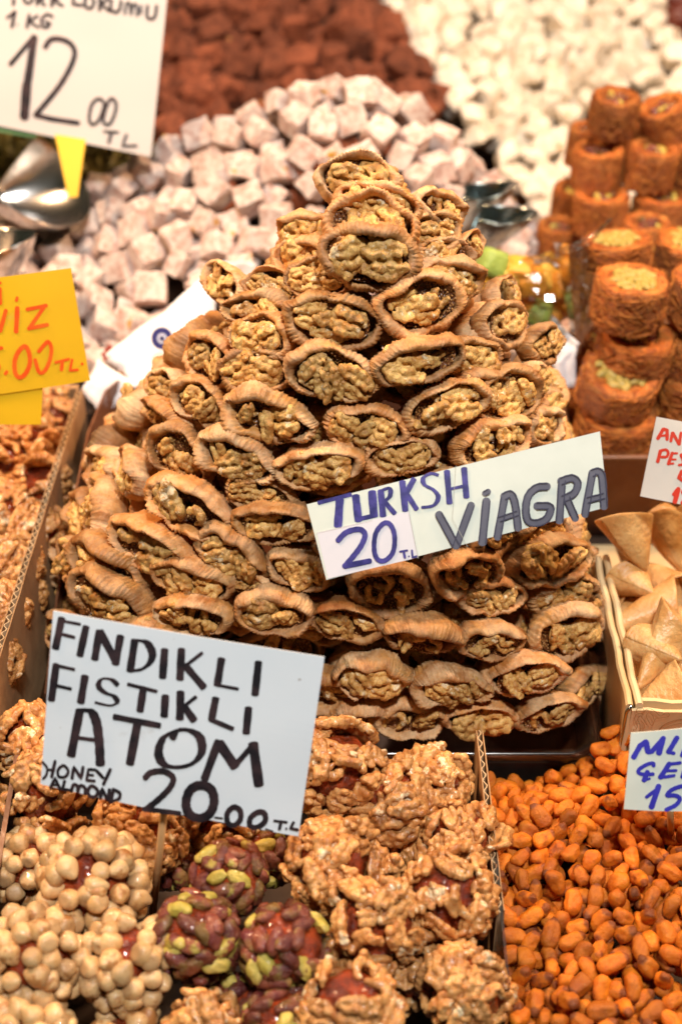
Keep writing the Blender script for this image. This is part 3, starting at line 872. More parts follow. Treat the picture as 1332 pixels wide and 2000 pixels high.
# centre x, centre y, width in the photograph, roll in degrees (clockwise), upward tilt, extra yaw, push outwards, label
FL = [
    (700, 352, 150, 0, 34, 0, 0, 'topmost walnut-stuffed fig crowning the pile'),
    (738, 398, 155, 16, 30, 8, .010, 'second fig from the summit, dusty rim folded over at its right'),
    (722, 440, 175, 10, 30, 0, .017, 'third fig from the summit, tipped up and half covered by the fig below'),
    (717, 500, 178, 4, 14, 0, .026, 'clear open fig facing forward at the foot of the summit column'),
    (858, 408, 105, 40, 20, 45, 0, 'gaping fig with a dark hollow to the right of the summit'),
    (845, 452, 110, 5, 20, 35, 0, 'fig under the gaping one to the right of the summit'),
    (605, 455, 120, -18, 25, -35, 0, 'fig left of the summit column, tilted towards the delight cubes'),
    (603, 505, 125, -12, 20, -30, .003, 'pale fig left of the clear summit fig, its nuts facing left'),
    (622, 545, 125, -10, 18, -18, .004, 'fig tucked under the left edge of the clear summit fig'),
    (865, 497, 115, 18, 22, 35, .002, 'fig right of the clear summit fig, its rim slanting down'),
    (875, 545, 130, 22, 18, 35, .002, 'reddish fig with a moist rim right of the clear summit fig'),
    (920, 478, 75, 20, 18, 62, 0, 'small smooth fig on the upper right edge next to the steel scoop'),
    (648, 625, 178, 8, 10, -4, .012, 'wide pale-rimmed fig, left one of the pair below the summit'),
    (820, 590, 172, -6, 12, 8, .014, 'fig with thick floury rim, right one of the pair below the summit'),
    (652, 732, 180, 10, 6, -2, .014, 'fig with a heavy drooping upper lip, below the wide pale-rimmed fig'),
    (818, 703, 170, -8, 8, 6, .018, 'palest fig with a flat white upper rim and yellow walnuts'),
    (525, 815, 170, 6, 8, -10, .014, 'floury-rimmed fig with a pointed upper fold left of the drooping-lip fig'),
    (710, 835, 152, 8, 4, 0, .008, 'brown fig with a thick upper lip in the centre below the drooping-lip fig'),
    (872, 795, 165, -14, 10, 10, .010, 'fig with nuts spilling from its right end below the palest fig'),
    (960, 862, 150, -6, 12, 18, .010, 'fig resting right on the upper edge of the blue lettered sign'),
    (500, 722, 140, -8, 14, -18, .003, 'fig full of ridged walnuts left of the drooping-lip fig'),
    (508, 660, 125, -10, 18, -24, .003, 'fig left of the wide pale-rimmed fig'),
    (505, 610, 120, -12, 20, -28, 0, 'fig with large walnut lobes high on the left shoulder'),
    (535, 560, 105, -8, 22, -28, 0, 'fig high on the left shoulder below the tilted ones'),
    (438, 556, 110, 4, 18, -35, 0, 'smooth fig at the left outline beside the white wrapping paper'),
    (462, 893, 150, 12, 6, -12, .010, 'fig with a dark hollow under its nuts, left of centre'),
    (620, 910, 168, -3, 4, 0, .010, 'broad olive fig touching the upper left corner of the blue lettered sign'),
    (782, 893, 132, -6, 6, 4, .004, 'shaded fig just above the word in dark blue'),
    (352, 893, 130, 18, 10, -24, .004, 'fig with a dusty lower rim above the floury oval one'),
    (366, 990, 180, 14, 6, -16, .016, 'floury oval fig standing out on the left of the pile'),
    (505, 965, 130, 6, 4, -6, .0, 'half hidden fig between the floury oval one and the sign'),
    (540, 1022, 155, 6, 4, -6, .010, 'fig packed with pale walnuts left of the blue lettered sign'),
    (295, 1066, 168, 16, 8, -22, .010, 'brown fig with a walnut half hanging out, under the floury oval one'),
    (455, 1085, 150, 22, 4, -10, .006, 'fig with a striped drooping lower lip below the floury oval one'),
    (585, 1112, 120, 20, 2, -2, .004, 'fig whose nuts poke out below the left end of the blue lettered sign'),
    (378, 1128, 150, 4, 4, -14, .002, 'shaded olive fig above the white sign with black lettering'),
    (492, 1138, 90, 6, 2, -8, .0, 'small shaded fig above the orange-rimmed one'),
    (208, 1110, 150, 10, 8, -28, .004, 'slim fig on the lower left, above the one with an orange upper lip'),
    (210, 1172, 165, 10, 6, -18, .010, 'fig with a bold orange upper lip just above the left end of the white sign'),
    (375, 1202, 150, 3, 2, -10, .010, 'seedy dark fig touching the top edge of the white sign'),
    (535, 1195, 142, 2, 2, -4, .012, 'fig with an orange lower rim and a whole walnut half, above the white sign'),
    (680, 1215, 140, 4, 0, 0, .010, 'round fig with two nut lobes below the left half of the blue lettered sign'),
    (762, 1150, 155, 8, 2, 2, .008, 'wide fig peeking out under the middle of the blue lettered sign'),
    (912, 1115, 142, 4, 2, 6, .010, 'fig full of chunky walnuts directly under the grey lettering'),
    (1075, 1096, 168, 3, 4, 14, .012, 'wide open fig under the right end of the blue lettered sign'),
    (1095, 1162, 130, -3, 2, 12, .002, 'flat fig squeezed under the wide open one on the right'),
    (960, 1165, 130, 4, 0, 6, .0, 'shaded green-tinted fig under the chunky walnut one'),
    (826, 1240, 150, 18, 0, 2, .012, 'fig with a plump slanting upper lip in the second row above the tray'),
    (962, 1252, 130, 6, 0, 8, .010, 'fig with an arched ribbed upper lip beside the plump-lipped one'),
    (1105, 1235, 140, 12, 2, 14, .012, 'fig with a pale ribbed upper lip on the lower right'),
    (1150, 1185, 105, 0, 4, 38, .004, 'fig at the right edge under the end of the blue lettered sign, facing right'),
    (1138, 1345, 100, -8, 0, 40, .006, 'fig at the lower right corner of the tray beside the clear film'),
    (1152, 1278, 85, 0, 2, 50, .006, 'fig with shiny reddish nuts at the lower right edge above the cream box'),
    (728, 1322, 150, 8, -2, 0, .012, 'orange fig at the right edge of the white sign'),
    (880, 1342, 150, 10, -2, 4, .012, 'fig with white broken walnut at its middle, one row above the tray'),
    (1028, 1317, 150, -4, -2, 8, .010, 'dark fig full of seeds, one row above the tray at the right'),
    (705, 1392, 130, 4, -2, 0, .004, 'shaded fig of the bottom row right behind the tall walnut ball'),
    (625, 1400, 120, 4, -2, 0, .002, 'fig of the bottom row behind the right edge of the white sign'),
    (800, 1402, 140, 6, -2, 2, .006, 'leftmost clear fig of the bottom row above the tray lip'),
    (940, 1402, 138, 2, -2, 6, .006, 'middle fig of the bottom row above the tray lip'),
    (1072, 1392, 125, -10, -2, 12, .010, 'rightmost fig of the bottom row, pale lower rim on the tray lip'),
    (640, 1335, 110, 0, 0, 0, .0, 'fig partly behind the right edge of the white sign'),
    (1048, 1042, 140, 3, 4, 12, .0, 'fig mostly hidden behind the right end of the blue lettered sign'),
    (985, 572, 90, 15, 14, 55, .002, 'fig on the right shoulder next to the bag of jelly cubes'),
    (985, 630, 110, 18, 12, 48, .004, 'fig with layered nuts on the right shoulder'),
    (1062, 672, 100, 14, 12, 50, .010, 'lone fig jutting out on the right beside the white paper corner'),
    (925, 700, 120, 18, 10, 35, .003, 'smooth brown fig right of the palest fig'),
    (985, 775, 130, 8, 10, 32, .006, 'fig with a bright rim on the right flank above the sign'),
    (1040, 745, 95, 22, 10, 52, .004, 'fig at the right outline below the jutting one'),
    (935, 760, 120, 8, 12, 28, .0, 'fig with folded nuts between the palest fig and the right flank'),
    (1060, 832, 100, 12, 12, 45, .004, 'fig on the right flank just above the end of the sign'),
    (590, 700, 60, -4, 8, -10, -.006, 'sliver of a fig between the two figs left of centre'),
    (335, 765, 110, -4, 14, -42, .0, 'fig with brownish rim on the left flank below the blue eye print'),
    (412, 705, 115, -8, 16, -36, .003, 'fig with a floury reddish rim on the left shoulder'),
    (395, 790, 120, 4, 12, -30, .003, 'fig seen half edge-on left of the pointed-fold fig'),
    (330, 815, 110, 6, 12, -38, .002, 'fig with an orange rim on the left flank'),
]
figpos = []
for (x, y, wpx, roll, tilt, yaw, push, lab) in FL:
    p = pile_hit(x, y)
    if p is None: p = at_y(x, y, 0.83)
    d = Vector((p.x - cx(p.z), p.y - CY, 0)); d.normalize()
    th = math.atan2(d.x, -d.y) * 0.30 + R(yaw) * 0.72
    push = push - 0.006
    out = Vector((math.sin(th), -math.cos(th), 0))
    p = p + out * push
    pw = at_depth(x, y, depth_of(p))
    size = wpx * depth_of(pw) / FPX / 2 / (0.028 * 1.07) / max(0.85, math.cos(th * 0.85))
    make_fig(pw, th, R(tilt + 9), R(roll), size * 1.07, 'walnut-stuffed dried fig: ' + lab if len(lab.split()) < 12 and 'fig' not in lab.split()[:4] else lab, 'walnut-stuffed figs in the pile')
    figpos.append(pw)

# the rest of the outer courses (flanks and gaps) and an inner course behind the gaps
nfill = 0; flank = {}
for inner in (0, 1, 2):
    z = 0.016
    row = 0
    while z < (0.25 if not inner else 0.31):
        r0 = Rz(z) - (0.004, 0.030, 0.060)[inner]
        if r0 > 0.012:
            e = ex_of(z)
            ths = np.linspace(0, 2 * np.pi, 240, endpoint=False)
            c, s = np.cos(ths), np.sin(ths); k = (np.abs(c) ** e + np.abs(s) ** e) ** (-1 / e)
            px, py = cx(z) + r0 * k * c, CY + r0 * k * s
            seg = np.hypot(np.diff(px, append=px[0]), np.diff(py, append=py[0])); L = seg.sum(); n = max(2, int(L / (0.045 if not inner else 0.052))); cum = np.cumsum(seg)
            for i in range(n):
                idx = int(np.searchsorted(cum, (L * ((i + 0.5 * (row % 2) + rng.uniform(-.12, .12)) / n)) % L)) % 240
                p = Vector((px[idx], py[idx], z + rng.uniform(-.004, .004)))
                if not inner and p.y > CY + r0 * 0.35: continue           # the hidden back
                if inner and p.y > CY + r0 * .8: continue
                fx, fy, _ = proj(p)
                if abs(fx - 300) < 62 and abs(fy - 655) < 62: continue       # keeps the eye print in view
                md = 0.031 if not inner else 0.021
                if min((p - q).length for q in figpos) < md: continue
                d = Vector((p.x - cx(z), p.y - CY, 0)).normalized(); th = math.atan2(d.x, -d.y)
                front = d.y < -0.8
                zone = 'high up around the summit column' if fy < 560 else ('over the blue lettered sign' if fx > 600 else 'left of the centre column') if fy < 860 else ('beside the left end of the blue lettered sign' if fx < 640 else 'behind the blue lettered sign') if fy < 1100 else ('behind the top edge of the white sign' if fx < 600 else 'in the low rows over the tray lip')
                lab, grp = ('walnut-stuffed fig wedged in the shade ' + zone, 'shaded figs in the gaps of the pile') if (inner or front) else (('walnut-stuffed fig seen edge-on on the left flank of the pile', 'figs on the left flank of the pile') if d.x < 0 else ('walnut-stuffed fig seen edge-on on the right flank of the pile', 'figs on the right flank of the pile'))
                figpos.append(p); nfill += 1
                fg = make_fig(p, th + rng.gauss(0, .22), R(rng.gauss(18, 7)), R(rng.gauss(0, 9)), rng.uniform(.84, .98), lab, grp)
                if 'flank' in grp: flank.setdefault(grp, []).append(fg)
        z += 0.0275; row += 1
ORD = 'topmost second third fourth fifth sixth seventh eighth ninth tenth eleventh twelfth thirteenth fourteenth fifteenth sixteenth seventeenth eighteenth nineteenth twentieth'.split()
for grp, fs in flank.items():
    vis = [o for o in fs if in_frame(o.matrix_basis.translation, 0)]
    vis.sort(key=lambda o: proj(o.matrix_basis.translation)[1])
    for k, o in enumerate(vis):
        if k < len(ORD): o['label'] = ORD[k] + ' from the top of the walnut-stuffed figs seen edge-on on the ' + ('left' if 'left' in grp else 'right') + ' flank'
print('figs', len(FL), nfill)

# ================================================================== nut balls


def ball_points(n):
    out = []
    for i in range(n):
        z = 1 - (2 * i + 1) / n; a = i * 2.39996; r = math.sqrt(1 - z * z); out.append(Vector((r * math.cos(a), r * math.sin(a), z)))
    return out


def nut_ball(p, rad, kind, label, group):
    nm = {'w': 'walnut_ball', 'h': 'hazelnut_ball', 'p': 'pistachio_ball'}[kind]
    e = empty(nm, T(p) @ rot_rand(), label, {'w': 'walnut ball', 'h': 'hazelnut ball', 'p': 'pistachio ball'}[kind], group)
    obj('caramel_core', CORES[rng.randrange(4)], e, S(rad * {'w': .80, 'h': .74, 'p': .87}[kind]))
    area = 4 * math.pi * rad * rad
    n = int(area / {'w': 0.00030, 'h': 0.000128, 'p': 0.000098}[kind])
    for u in ball_points(n):
        u = (u + Vector([rng.gauss(0, .10) for _ in range(3)])).normalized()
        if kind == 'w':
            if rng.random() < 0.07: continue
            me = WALS_CANDY[rng.choice((0, 1, 2, 3, 4, 0, 2, 4, 5, 6, 7, 8, 9, 11, 12, 13))]
            m = T(u * (rad * rng.uniform(.85, .96))) @ frame_from(u, rng.uniform(0, 6.28)) @ Matrix.Rotation(rng.gauss(0, .4), 4, 'X') @ S(rng.uniform(.85, 1.15)); nn = 'walnut'
        elif kind == 'h':
            me = HAZS[rng.randrange(5)]; m = T(u * (rad * rng.uniform(.86, 1.0))) @ frame_from(u, 0) @ rot_rand() @ S(rng.uniform(.88, 1.1)); nn = 'hazelnut'
        else:
            if rng.random() < 0.08: continue
            me = PISTS[rng.randrange(4)]; m = T(u * (rad * rng.uniform(.88, .97))) @ frame_from(u, rng.uniform(0, 6.28)) @ Matrix.Rotation(rng.gauss(0, .22), 4, 'Y') @ S(rng.uniform(.85, 1.05)); nn = 'pistachio'
        obj(nn, me, e, m)


BL = [  # kind, x, y, diameter in the photograph, z of the centre, label
    ('w', 655, 1505, 205, .034, 'tall honey walnut ball at the right edge of the white sign'),
    ('w', 768, 1562, 160, .026, 'glossy walnut ball right of the tallest one with a red caramel patch'),
    ('w', 845, 1535, 150, .016, 'walnut ball touching the plastic tray lip beside the short divider'),
    ('w', 895, 1640, 165, .014, 'walnut ball leaning against the short cardboard divider'),
    ('w', 650, 1690, 190, .030, 'walnut ball of long pale halves below the right corner of the white sign'),
    ('w', 872, 1752, 200, .022, 'walnut ball beside the clear plastic divider, stacked with whole halves'),
    ('w', 730, 1808, 195, .026, 'walnut ball with a bright red caramel patch right of the pistachio balls'),
    ('w', 685, 1972, 200, .020, 'walnut ball cut by the bottom of the picture left of the last one'),
    ('w', 912, 1935, 190, .008, 'walnut ball in the bottom right corner of the nut tray next to the corn'),
    ('w', 60, 1440, 130, .036, 'walnut ball with a red fruit piece left of the white sign'),
    ('w', 95, 1545, 185, .030, 'walnut ball under the lower left corner of the white sign'),
    ('w', 272, 1630, 190, .022, 'walnut ball behind the wooden pick'),
    ('w', 440, 1615, 140, .010, 'walnut ball shaded by the white sign behind the pistachio balls'),
    ('w', 735, 1690, 110, .000, 'dark walnut ball deep between the other walnut balls'),
    ('w', 395, 2010, 160, .010, 'walnut ball peeping in at the bottom below the pistachio balls'),
    ('w', 800, 1905, 130, -.010, 'walnut ball in the shade between the front walnut balls'),
    ('w', 820, 1650, 130, -.004, 'half buried walnut ball beside the one with whole halves'),
    ('h', 182, 1728, 225, .030, 'largest hazelnut ball left of the wooden pick'),
    ('h', 68, 1870, 215, .026, 'hazelnut ball at the left edge of the picture'),
    ('h', 245, 1878, 200, .020, 'hazelnut ball beside the left pistachio ball'),
    ('h', 55, 1690, 140, .012, 'hazelnut ball half hidden behind the largest one'),
    ('h', 60, 2030, 190, .010, 'hazelnut ball cut by the bottom left corner'),
    ('h', 250, 2030, 150, -.005, 'hazelnut ball in the shade at the bottom edge'),
    ('p', 447, 1715, 160, .026, 'pistachio ball highest of its kind, under the white sign'),
    ('p', 385, 1832, 190, .024, 'pistachio ball right of the wooden pick with a green kernel on top'),
    ('p', 556, 1852, 190, .024, 'roundest pistachio ball with a single pale kernel'),
    ('p', 530, 1665, 140, .004, 'pistachio ball under the lower right corner of the white sign'),
    ('p', 345, 1690, 100, -.004, 'dark pistachio ball hidden behind the wooden pick'),
    ('p', 545, 2000, 160, .006, 'pistachio ball cut by the bottom edge'),
    ('p', 460, 1960, 130, -.010, 'shaded pistachio ball below the two clear ones'),
]
GN = {'w': 'honey walnut balls in the front tray', 'h': 'hazelnut balls in the front tray', 'p': 'pistachio balls in the front tray'}
for kind, x, y, dpx, z, lab in BL:
    p = at_z(x, y, z); nut_ball(p, dpx * depth_of(p) / FPX / 2 * 0.90, kind, lab, GN[kind])
LB = [(52, 872, 125, 'large walnut cluster near the top of the left tray below the yellow sign'), (112, 822, 75, 'small walnut cluster in the top corner of the left tray against the divider'),
      (10, 905, 120, 'walnut cluster at the left picture edge below the yellow sign post'), (82, 945, 110, 'walnut cluster of pale halves in the left tray beside the divider, second below the corner'),
      (15, 1010, 120, 'walnut cluster at the left picture edge, level with the floury oval fig'), (72, 1040, 100, 'walnut cluster touching the divider, level with the blue lettered sign'),
      (22, 1115, 115, 'walnut cluster lowest but one in the left tray'), (-10, 1200, 120, 'lowest walnut cluster in view in the left tray, cut by the picture edge'),
      (55, 1150, 60, 'little walnut cluster wedged low between divider and left tray walnuts'), (35, 800, 100, 'walnut cluster right under the post of the yellow sign'),
      (95, 790, 60, 'smallest walnut cluster at the back of the left tray'), (-60, 1100, 130, None), (-50, 980, 130, None), (-50, 850, 130, None), (-20, 1290, 110, None)]
for i, (x, y, dpx, lab) in enumerate(LB):
    p = at_z(x, y, 0.045 - (0.015 if dpx < 100 else 0))
    nut_ball(p, dpx * depth_of(p) / FPX / 2, 'w', lab or 'walnut cluster of the left tray lying just outside the left picture edge', 'walnut clusters in the left tray')

# ================================================================== heaps


def heap(n_max, surf, box, dmin, meshes, name, label, cat, group, size, keep, layers=((0.0, 1.0),), zj=0.002, margin=110):
    pts = np.zeros((0, 3)); lst = []
    for dz, fac in layers:
        fails = 0
        while fails < 900 and len(lst) < n_max * 2:
            x, y = rng.uniform(*box[0]), rng.uniform(*box[1])
            z = surf(x, y)
            if z is None: fails += 1; continue
            p = np.array((x, y, z + dz + rng.uniform(-zj, zj)))
            if not in_frame(p, margin) or not keep(*proj(p)[:2]): fails += 1; continue
            if len(pts) and np.min(((pts - p) ** 2).sum(1)) < (dmin * fac) ** 2: fails += 1; continue
            pts = np.vstack([pts, p]); lst.append(p); fails = 0
    lst.sort(key=lambda p: np.linalg.norm(p - np.array(CAM)))
    def place(p): return T(p) @ rot_rand() @ S(size * rng.uniform(.86, 1.12))
    for p in lst[:n_max]:
        tag(obj(name, rng.choice(meshes), None, place(p)), label, cat, group)
    rest = lst[n_max:]
    if rest:
        g = Geo()
        for p in rest:
            me = rng.choice(meshes); m = place(p); g.add([m @ v.co for v in me.vertices], [tuple(f.vertices) for f in me.polygons])
        tag(obj(name + '_heap', g.mesh(name + '_heap', list(meshes[0].materials))), label + ', farther ones', cat, None, 'stuff')
    print(name, len(lst))


def ridge(x): return float(np.interp(x, [-.5, -.30, -.25, -.18, -.10, -.03, .02, .07, .12, .17, .22], [.05, .075, .10, .135, .178, .203, .208, .18, .135, .08, .02]))


def s_del(x, y):
    if y < 1.30: t = max(0, (y - 1.075) / 0.225); return 0.035 + (ridge(x) - 0.035) * t ** 0.9
    return ridge(x) - (y - 1.30) * 0.8


heap(300, s_del, ((-.42, .21), (1.07, 1.36)), 0.0265, CUBES, 'turkish_delight', 'pale pink sugar-dusted Turkish delight cube in the heap behind the figs', 'Turkish delight', 'pale Turkish delight cubes', 0.0124,
     lambda x, y: True, ((0, 1.0), (-0.018, 0.95)))
heap(300, lambda x, y: 0.058 + (y - 1.5) * 0.42 + 0.02 * math.sin(x * 20), ((-.42, .10), (1.48, 2.02)), 0.0305, COCS, 'cocoa_delight', 'cocoa-brown dusted cube in the heap behind the pale cubes', 'cocoa cube', 'cocoa-brown cubes', 0.0155,
     lambda x, y: x < 690 + (y - 30) * 0.72 + 60, ((0, 1.0), (-0.024, 0.95)))
heap(300, lambda x, y: 0.030 + (y - 1.38) * 0.235 + 0.012 * math.sin(x * 13 + 1), ((.02, .50), (1.36, 1.98)), 0.0285, NOGS, 'nougat_piece', 'creamy white nougat chunk in the heap behind the pastry rolls', 'nougat', 'white nougat pieces', 0.0150,
     lambda x, y: x > 690 + (y - 30) * 0.72 + 75 and x < 1300 + (y - 60) * 0.5, ((0, 1.0), (-0.022, 0.98)))
PINK = [superell(7, 3, 0.08, 140 + i, m_simple('pink_dusted_sweet', (0.75, 0.20, 0.19), 0.6, (4, 0.6, 0.002), (1.2, (0.85, 0.62, 0.58))), 'pink_delight') for i in range(2)]
heap(60, lambda x, y: 0.075 + (y - 1.88) * 0.3, ((-.04, .22), (1.90, 2.05)), 0.034, PINK, 'pink_delight', 'pink sugared cube at the top between cocoa cubes and nougat', 'pink cube', 'pink cubes at the back', 0.017, lambda x, y: 660 < x < 900)
DRED = [superell(3, 3, 0.2, 150 + i, m_simple('dark_red_fruit', (0.12, 0.022, 0.012), 0.4, (3, 0.8, 0.003)), 'dried_fruit') for i in range(2)]
heap(60, lambda x, y: 0.06 + (y - 1.6) * 0.25, ((.38, .56), (1.55, 2.0)), 0.034, DRED, 'dried_fruit', 'dark red dried fruit at the upper right behind the nougat', 'dried fruit', 'dark red dried fruit', 0.019, lambda x, y: x > 1300 + (y - 60) * 0.5, margin=60)

# dark olive herbs under the big white sign
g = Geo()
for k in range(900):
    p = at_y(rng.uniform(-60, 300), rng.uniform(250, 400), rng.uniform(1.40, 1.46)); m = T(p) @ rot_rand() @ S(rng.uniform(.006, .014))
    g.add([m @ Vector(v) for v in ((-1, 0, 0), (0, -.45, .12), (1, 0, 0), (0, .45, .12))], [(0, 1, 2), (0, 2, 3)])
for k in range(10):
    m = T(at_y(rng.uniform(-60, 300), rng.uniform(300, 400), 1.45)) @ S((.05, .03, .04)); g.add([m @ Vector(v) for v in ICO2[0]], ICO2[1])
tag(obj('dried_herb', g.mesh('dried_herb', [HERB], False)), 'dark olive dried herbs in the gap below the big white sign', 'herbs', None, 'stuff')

# roasted corn


def s_corn(x, y):
    if x < 0.0915: return None
    b = 0.010 * max(0, 1 - ((x - 0.178) / 0.03) ** 2) * max(0, (y - 0.56) / .1)
    return -0.015 + 0.016 * (x - .09) / .1 + 0.004 * math.sin(x * 60) * math.sin(y * 45) + b - 0.02 * max(0, (y - .60) / .06) * (x < .165)


heap(300, s_corn, ((.0935, .26), (.41, .655)), 0.0100, KERNS, 'corn_kernel', 'orange roasted corn kernel in the front right tray', 'corn kernel', 'roasted corn kernels', 1.20,
     lambda x, y: True, ((0.0, 1.0), (-0.008, 0.97), (-.016, 0.97)), 0.0032, 40)

# ================================================================== pastry rolls


def roll_mesh(seed, hole):
    r = np.random.RandomState(seed); nt = 56
    prof = [(0.0, 0), (.7, 0.0), (.94, .0), (1.0, .06), (1.02, .3), (1.02, .7), (1.0, .93), (.94, 1.0), (.80, 1.01), (.66, .985), (.60, .93), (.56, .86), (.3, .86), (0, .86)]
    if not hole: prof[9:] = [(.70, 1.0), (.64, .97), (.58, .95), (.3, .95), (0, .95)]
    n1 = pnoise(r, 5); v = []
    for j, (s, h) in enumerate(prof):
        for i in range(nt):
            t = 2 * math.pi * i / nt; q = 1 + 0.045 * n1(t + h * 0.6) + 0.03 * mnoise.noise(Vector((math.cos(t) * 5, math.sin(t) * 5, h * 1.5 + seed)))
            q += 0.035 * mnoise.noise(Vector((math.cos(t) * 16, math.sin(t) * 16, h * 2 + seed)))
            v.append((s * q * math.cos(t), s * q * math.sin(t), h + 0.05 * mnoise.noise(Vector((math.cos(t) * 2 + seed, math.sin(t) * 2, 0))) + 0.035 * mnoise.noise(Vector((math.cos(t) * 9 + seed, math.sin(t) * 9, s * 6)))))
    f = [(j * nt + i, j * nt + (i + 1) % nt, (j + 1) * nt + (i + 1) % nt, (j + 1) * nt + i) for j in range(len(prof) - 1) for i in range(nt)]
    return mesh('roll', v, f, [KADA])


ROLLH = [roll_mesh(i, True) for i in range(3)]; ROLLP = [roll_mesh(10 + i, False) for i in range(3)]
# strands of pastry lying on the roll's side


def strand_mesh(seed):
    r = random.Random(seed); g = Geo()
    for k in range(230):
        a = r.uniform(0, 6.283); h = r.uniform(.05, .95); sl = r.uniform(-1.1, 1.1); L = r.uniform(.25, .7); pts = []
        for i in range(5):
            u = (i / 4 - .5) * L; aa = a + u * math.cos(sl); hh = min(1.0, max(0.01, h + u * math.sin(sl) * 0.9)); rr = 1.035 + r.uniform(-.015, .02)
            pts.append((rr * math.cos(aa), rr * math.sin(aa), hh))
        g.tube(pts, r.uniform(.014, .026), 4, r.choice((0, 1)))
    return g.mesh('strands', [KADA, STRANDL])


STR = [strand_mesh(i) for i in range(3)]


def roll(x, y, wpx, Y, hgt, pist, tilt, label, group):
    p = at_y(x, y, Y); d = depth_of(p); rad = wpx * d / FPX / 2 / 1.07; hgt *= 0.76 if group == GB else 0.88
    tilt = (tilt[0] + rng.gauss(0, 3.5), tilt[1] + rng.gauss(0, 4))
    m = T(p) @ Matrix.Rotation(R(tilt[0]), 4, 'X') @ Matrix.Rotation(R(tilt[1]), 4, 'Y') @ Matrix.Rotation(rng.uniform(0, 6.28), 4, 'Z') @ T((0, 0, -hgt / 2))
    e = empty('pastry_roll', m, label, 'pastry roll', group)
    sc = S((rad, rad, hgt))
    obj('shell', rng.choice(ROLLP if pist else ROLLH), e, sc)
    s = obj('strands', rng.choice(STR), e, sc); s['kind'] = 'stuff'
    if pist:
        for u in range(26):
            a = u * 2.39996; rr = math.sqrt((u + .5) / 26) * 0.60 * rad
            obj('pistachio_piece', rng.choice(PISTG), e, T((rr * math.cos(a), rr * math.sin(a), hgt * .965)) @ Matrix.Rotation(rng.uniform(0, 3.1), 4, 'Z') @ Matrix.Rotation(rng.gauss(0, .2), 4, 'Y') @ S(rng.uniform(.72, .92) * rad / .030))
    else:
        for u in range(9):
            a = u * 2.39996; rr = math.sqrt((u + .5) / 9) * 0.42 * rad
            obj('nut_filling', rng.choice(PISTS), e, T((rr * math.cos(a), rr * math.sin(a), hgt * .87)) @ rot_rand() @ S(.8))


GA = 'narrow shredded pastry rolls in the rear stack'; GB = 'pistachio pastry rolls in the front stack'
for a in [
    (1197, 222, 98, 1.27, .040, 0, (4, 0), 'hollow pastry roll topmost in the rear stack'),
    (1300, 238, 105, 1.28, .042, 0, (10, -25), 'pastry roll lying askew next to the topmost one of the rear stack'),
    (1165, 325, 104, 1.26, .044, 0, (4, 2), 'pastry roll in the middle row of the rear stack, at its left end'),
    (1270, 325, 104, 1.25, .044, 0, (4, 0), 'pastry roll with a clear dark hollow in the middle row of the rear stack'),
    (1365, 320, 104, 1.26, .044, 0, (4, 0), 'pastry roll of the middle row cut by the right picture edge'),
    (1172, 410, 112, 1.24, .044, 0, (2, 0), 'left pastry roll of the bottom row in the rear stack'),
    (1290, 415, 118, 1.24, .044, 0, (2, 3), 'right pastry roll of the bottom row in the rear stack'),
    (1120, 400, 90, 1.32, .044, 0, (2, 0), 'blurred reddish pastry roll behind the rear stack on its left'),
    (1140, 285, 70, 1.33, .044, 0, (2, 0), 'blurred pastry roll peeping out behind the topmost ones'),
    (1225, 270, 80, 1.33, .044, 0, (2, 0), 'pastry roll hidden behind the upper rows of the rear stack'),
    (1090, 470, 90, 1.26, .040, 0, (2, 0), 'pastry roll in the blur behind the jelly bag'),
    (1260, 470, 100, 1.17, .044, 0, (2, 0), 'pastry roll between the rear stack and the front stack'),
]:
    roll(*a, GA)
for a in [
    (1205, 492, 138, 1.06, .030, 1, (-2, 0), 'pistachio roll topmost in the front stack, set farther back'),
    (1228, 585, 150, 1.00, .050, 1, (2, 3), 'pistachio roll showing its whole round green top'),
    (1345, 500, 140, 1.08, .040, 1, (0, 0), 'pistachio roll high at the right picture edge'),
    (1375, 585, 150, 1.02, .050, 1, (0, 0), 'pistachio roll at the right picture edge beside the whole round one'),
    (1238, 685, 155, 1.00, .044, 0, (4, 6), 'pastry roll seen from its side under the whole round pistachio one'),
    (1205, 752, 158, .985, .044, 1, (14, 8), 'slanted pastry roll in the third row of the front stack'),
    (1200, 832, 160, .985, .046, 0, (0, 0), 'lowest pastry roll at the corner of the brown tray'),
    (1365, 690, 150, 1.01, .046, 1, (2, -4), 'pastry roll at the right edge in the middle row of the front stack'),
    (1355, 770, 150, 1.0, .048, 0, (0, 0), 'pastry roll in shade at the right edge above the red lettered sign'),
    (1360, 845, 150, .99, .046, 0, (0, 0), 'pastry roll behind the red lettered sign'),
    (1290, 520, 70, 1.10, .04, 1, (0, 0), 'small pistachio roll glimpsed between the front rolls'),
    (1150, 690, 90, 1.07, .05, 0, (0, 0), 'pastry roll in shade behind the jelly bag'),
    (1140, 790, 80, 1.05, .05, 0, (0, 0), 'dark pastry roll in the gap between figs and front stack'),
]:
    roll(*a, GB)

# ================================================================== folded pastries


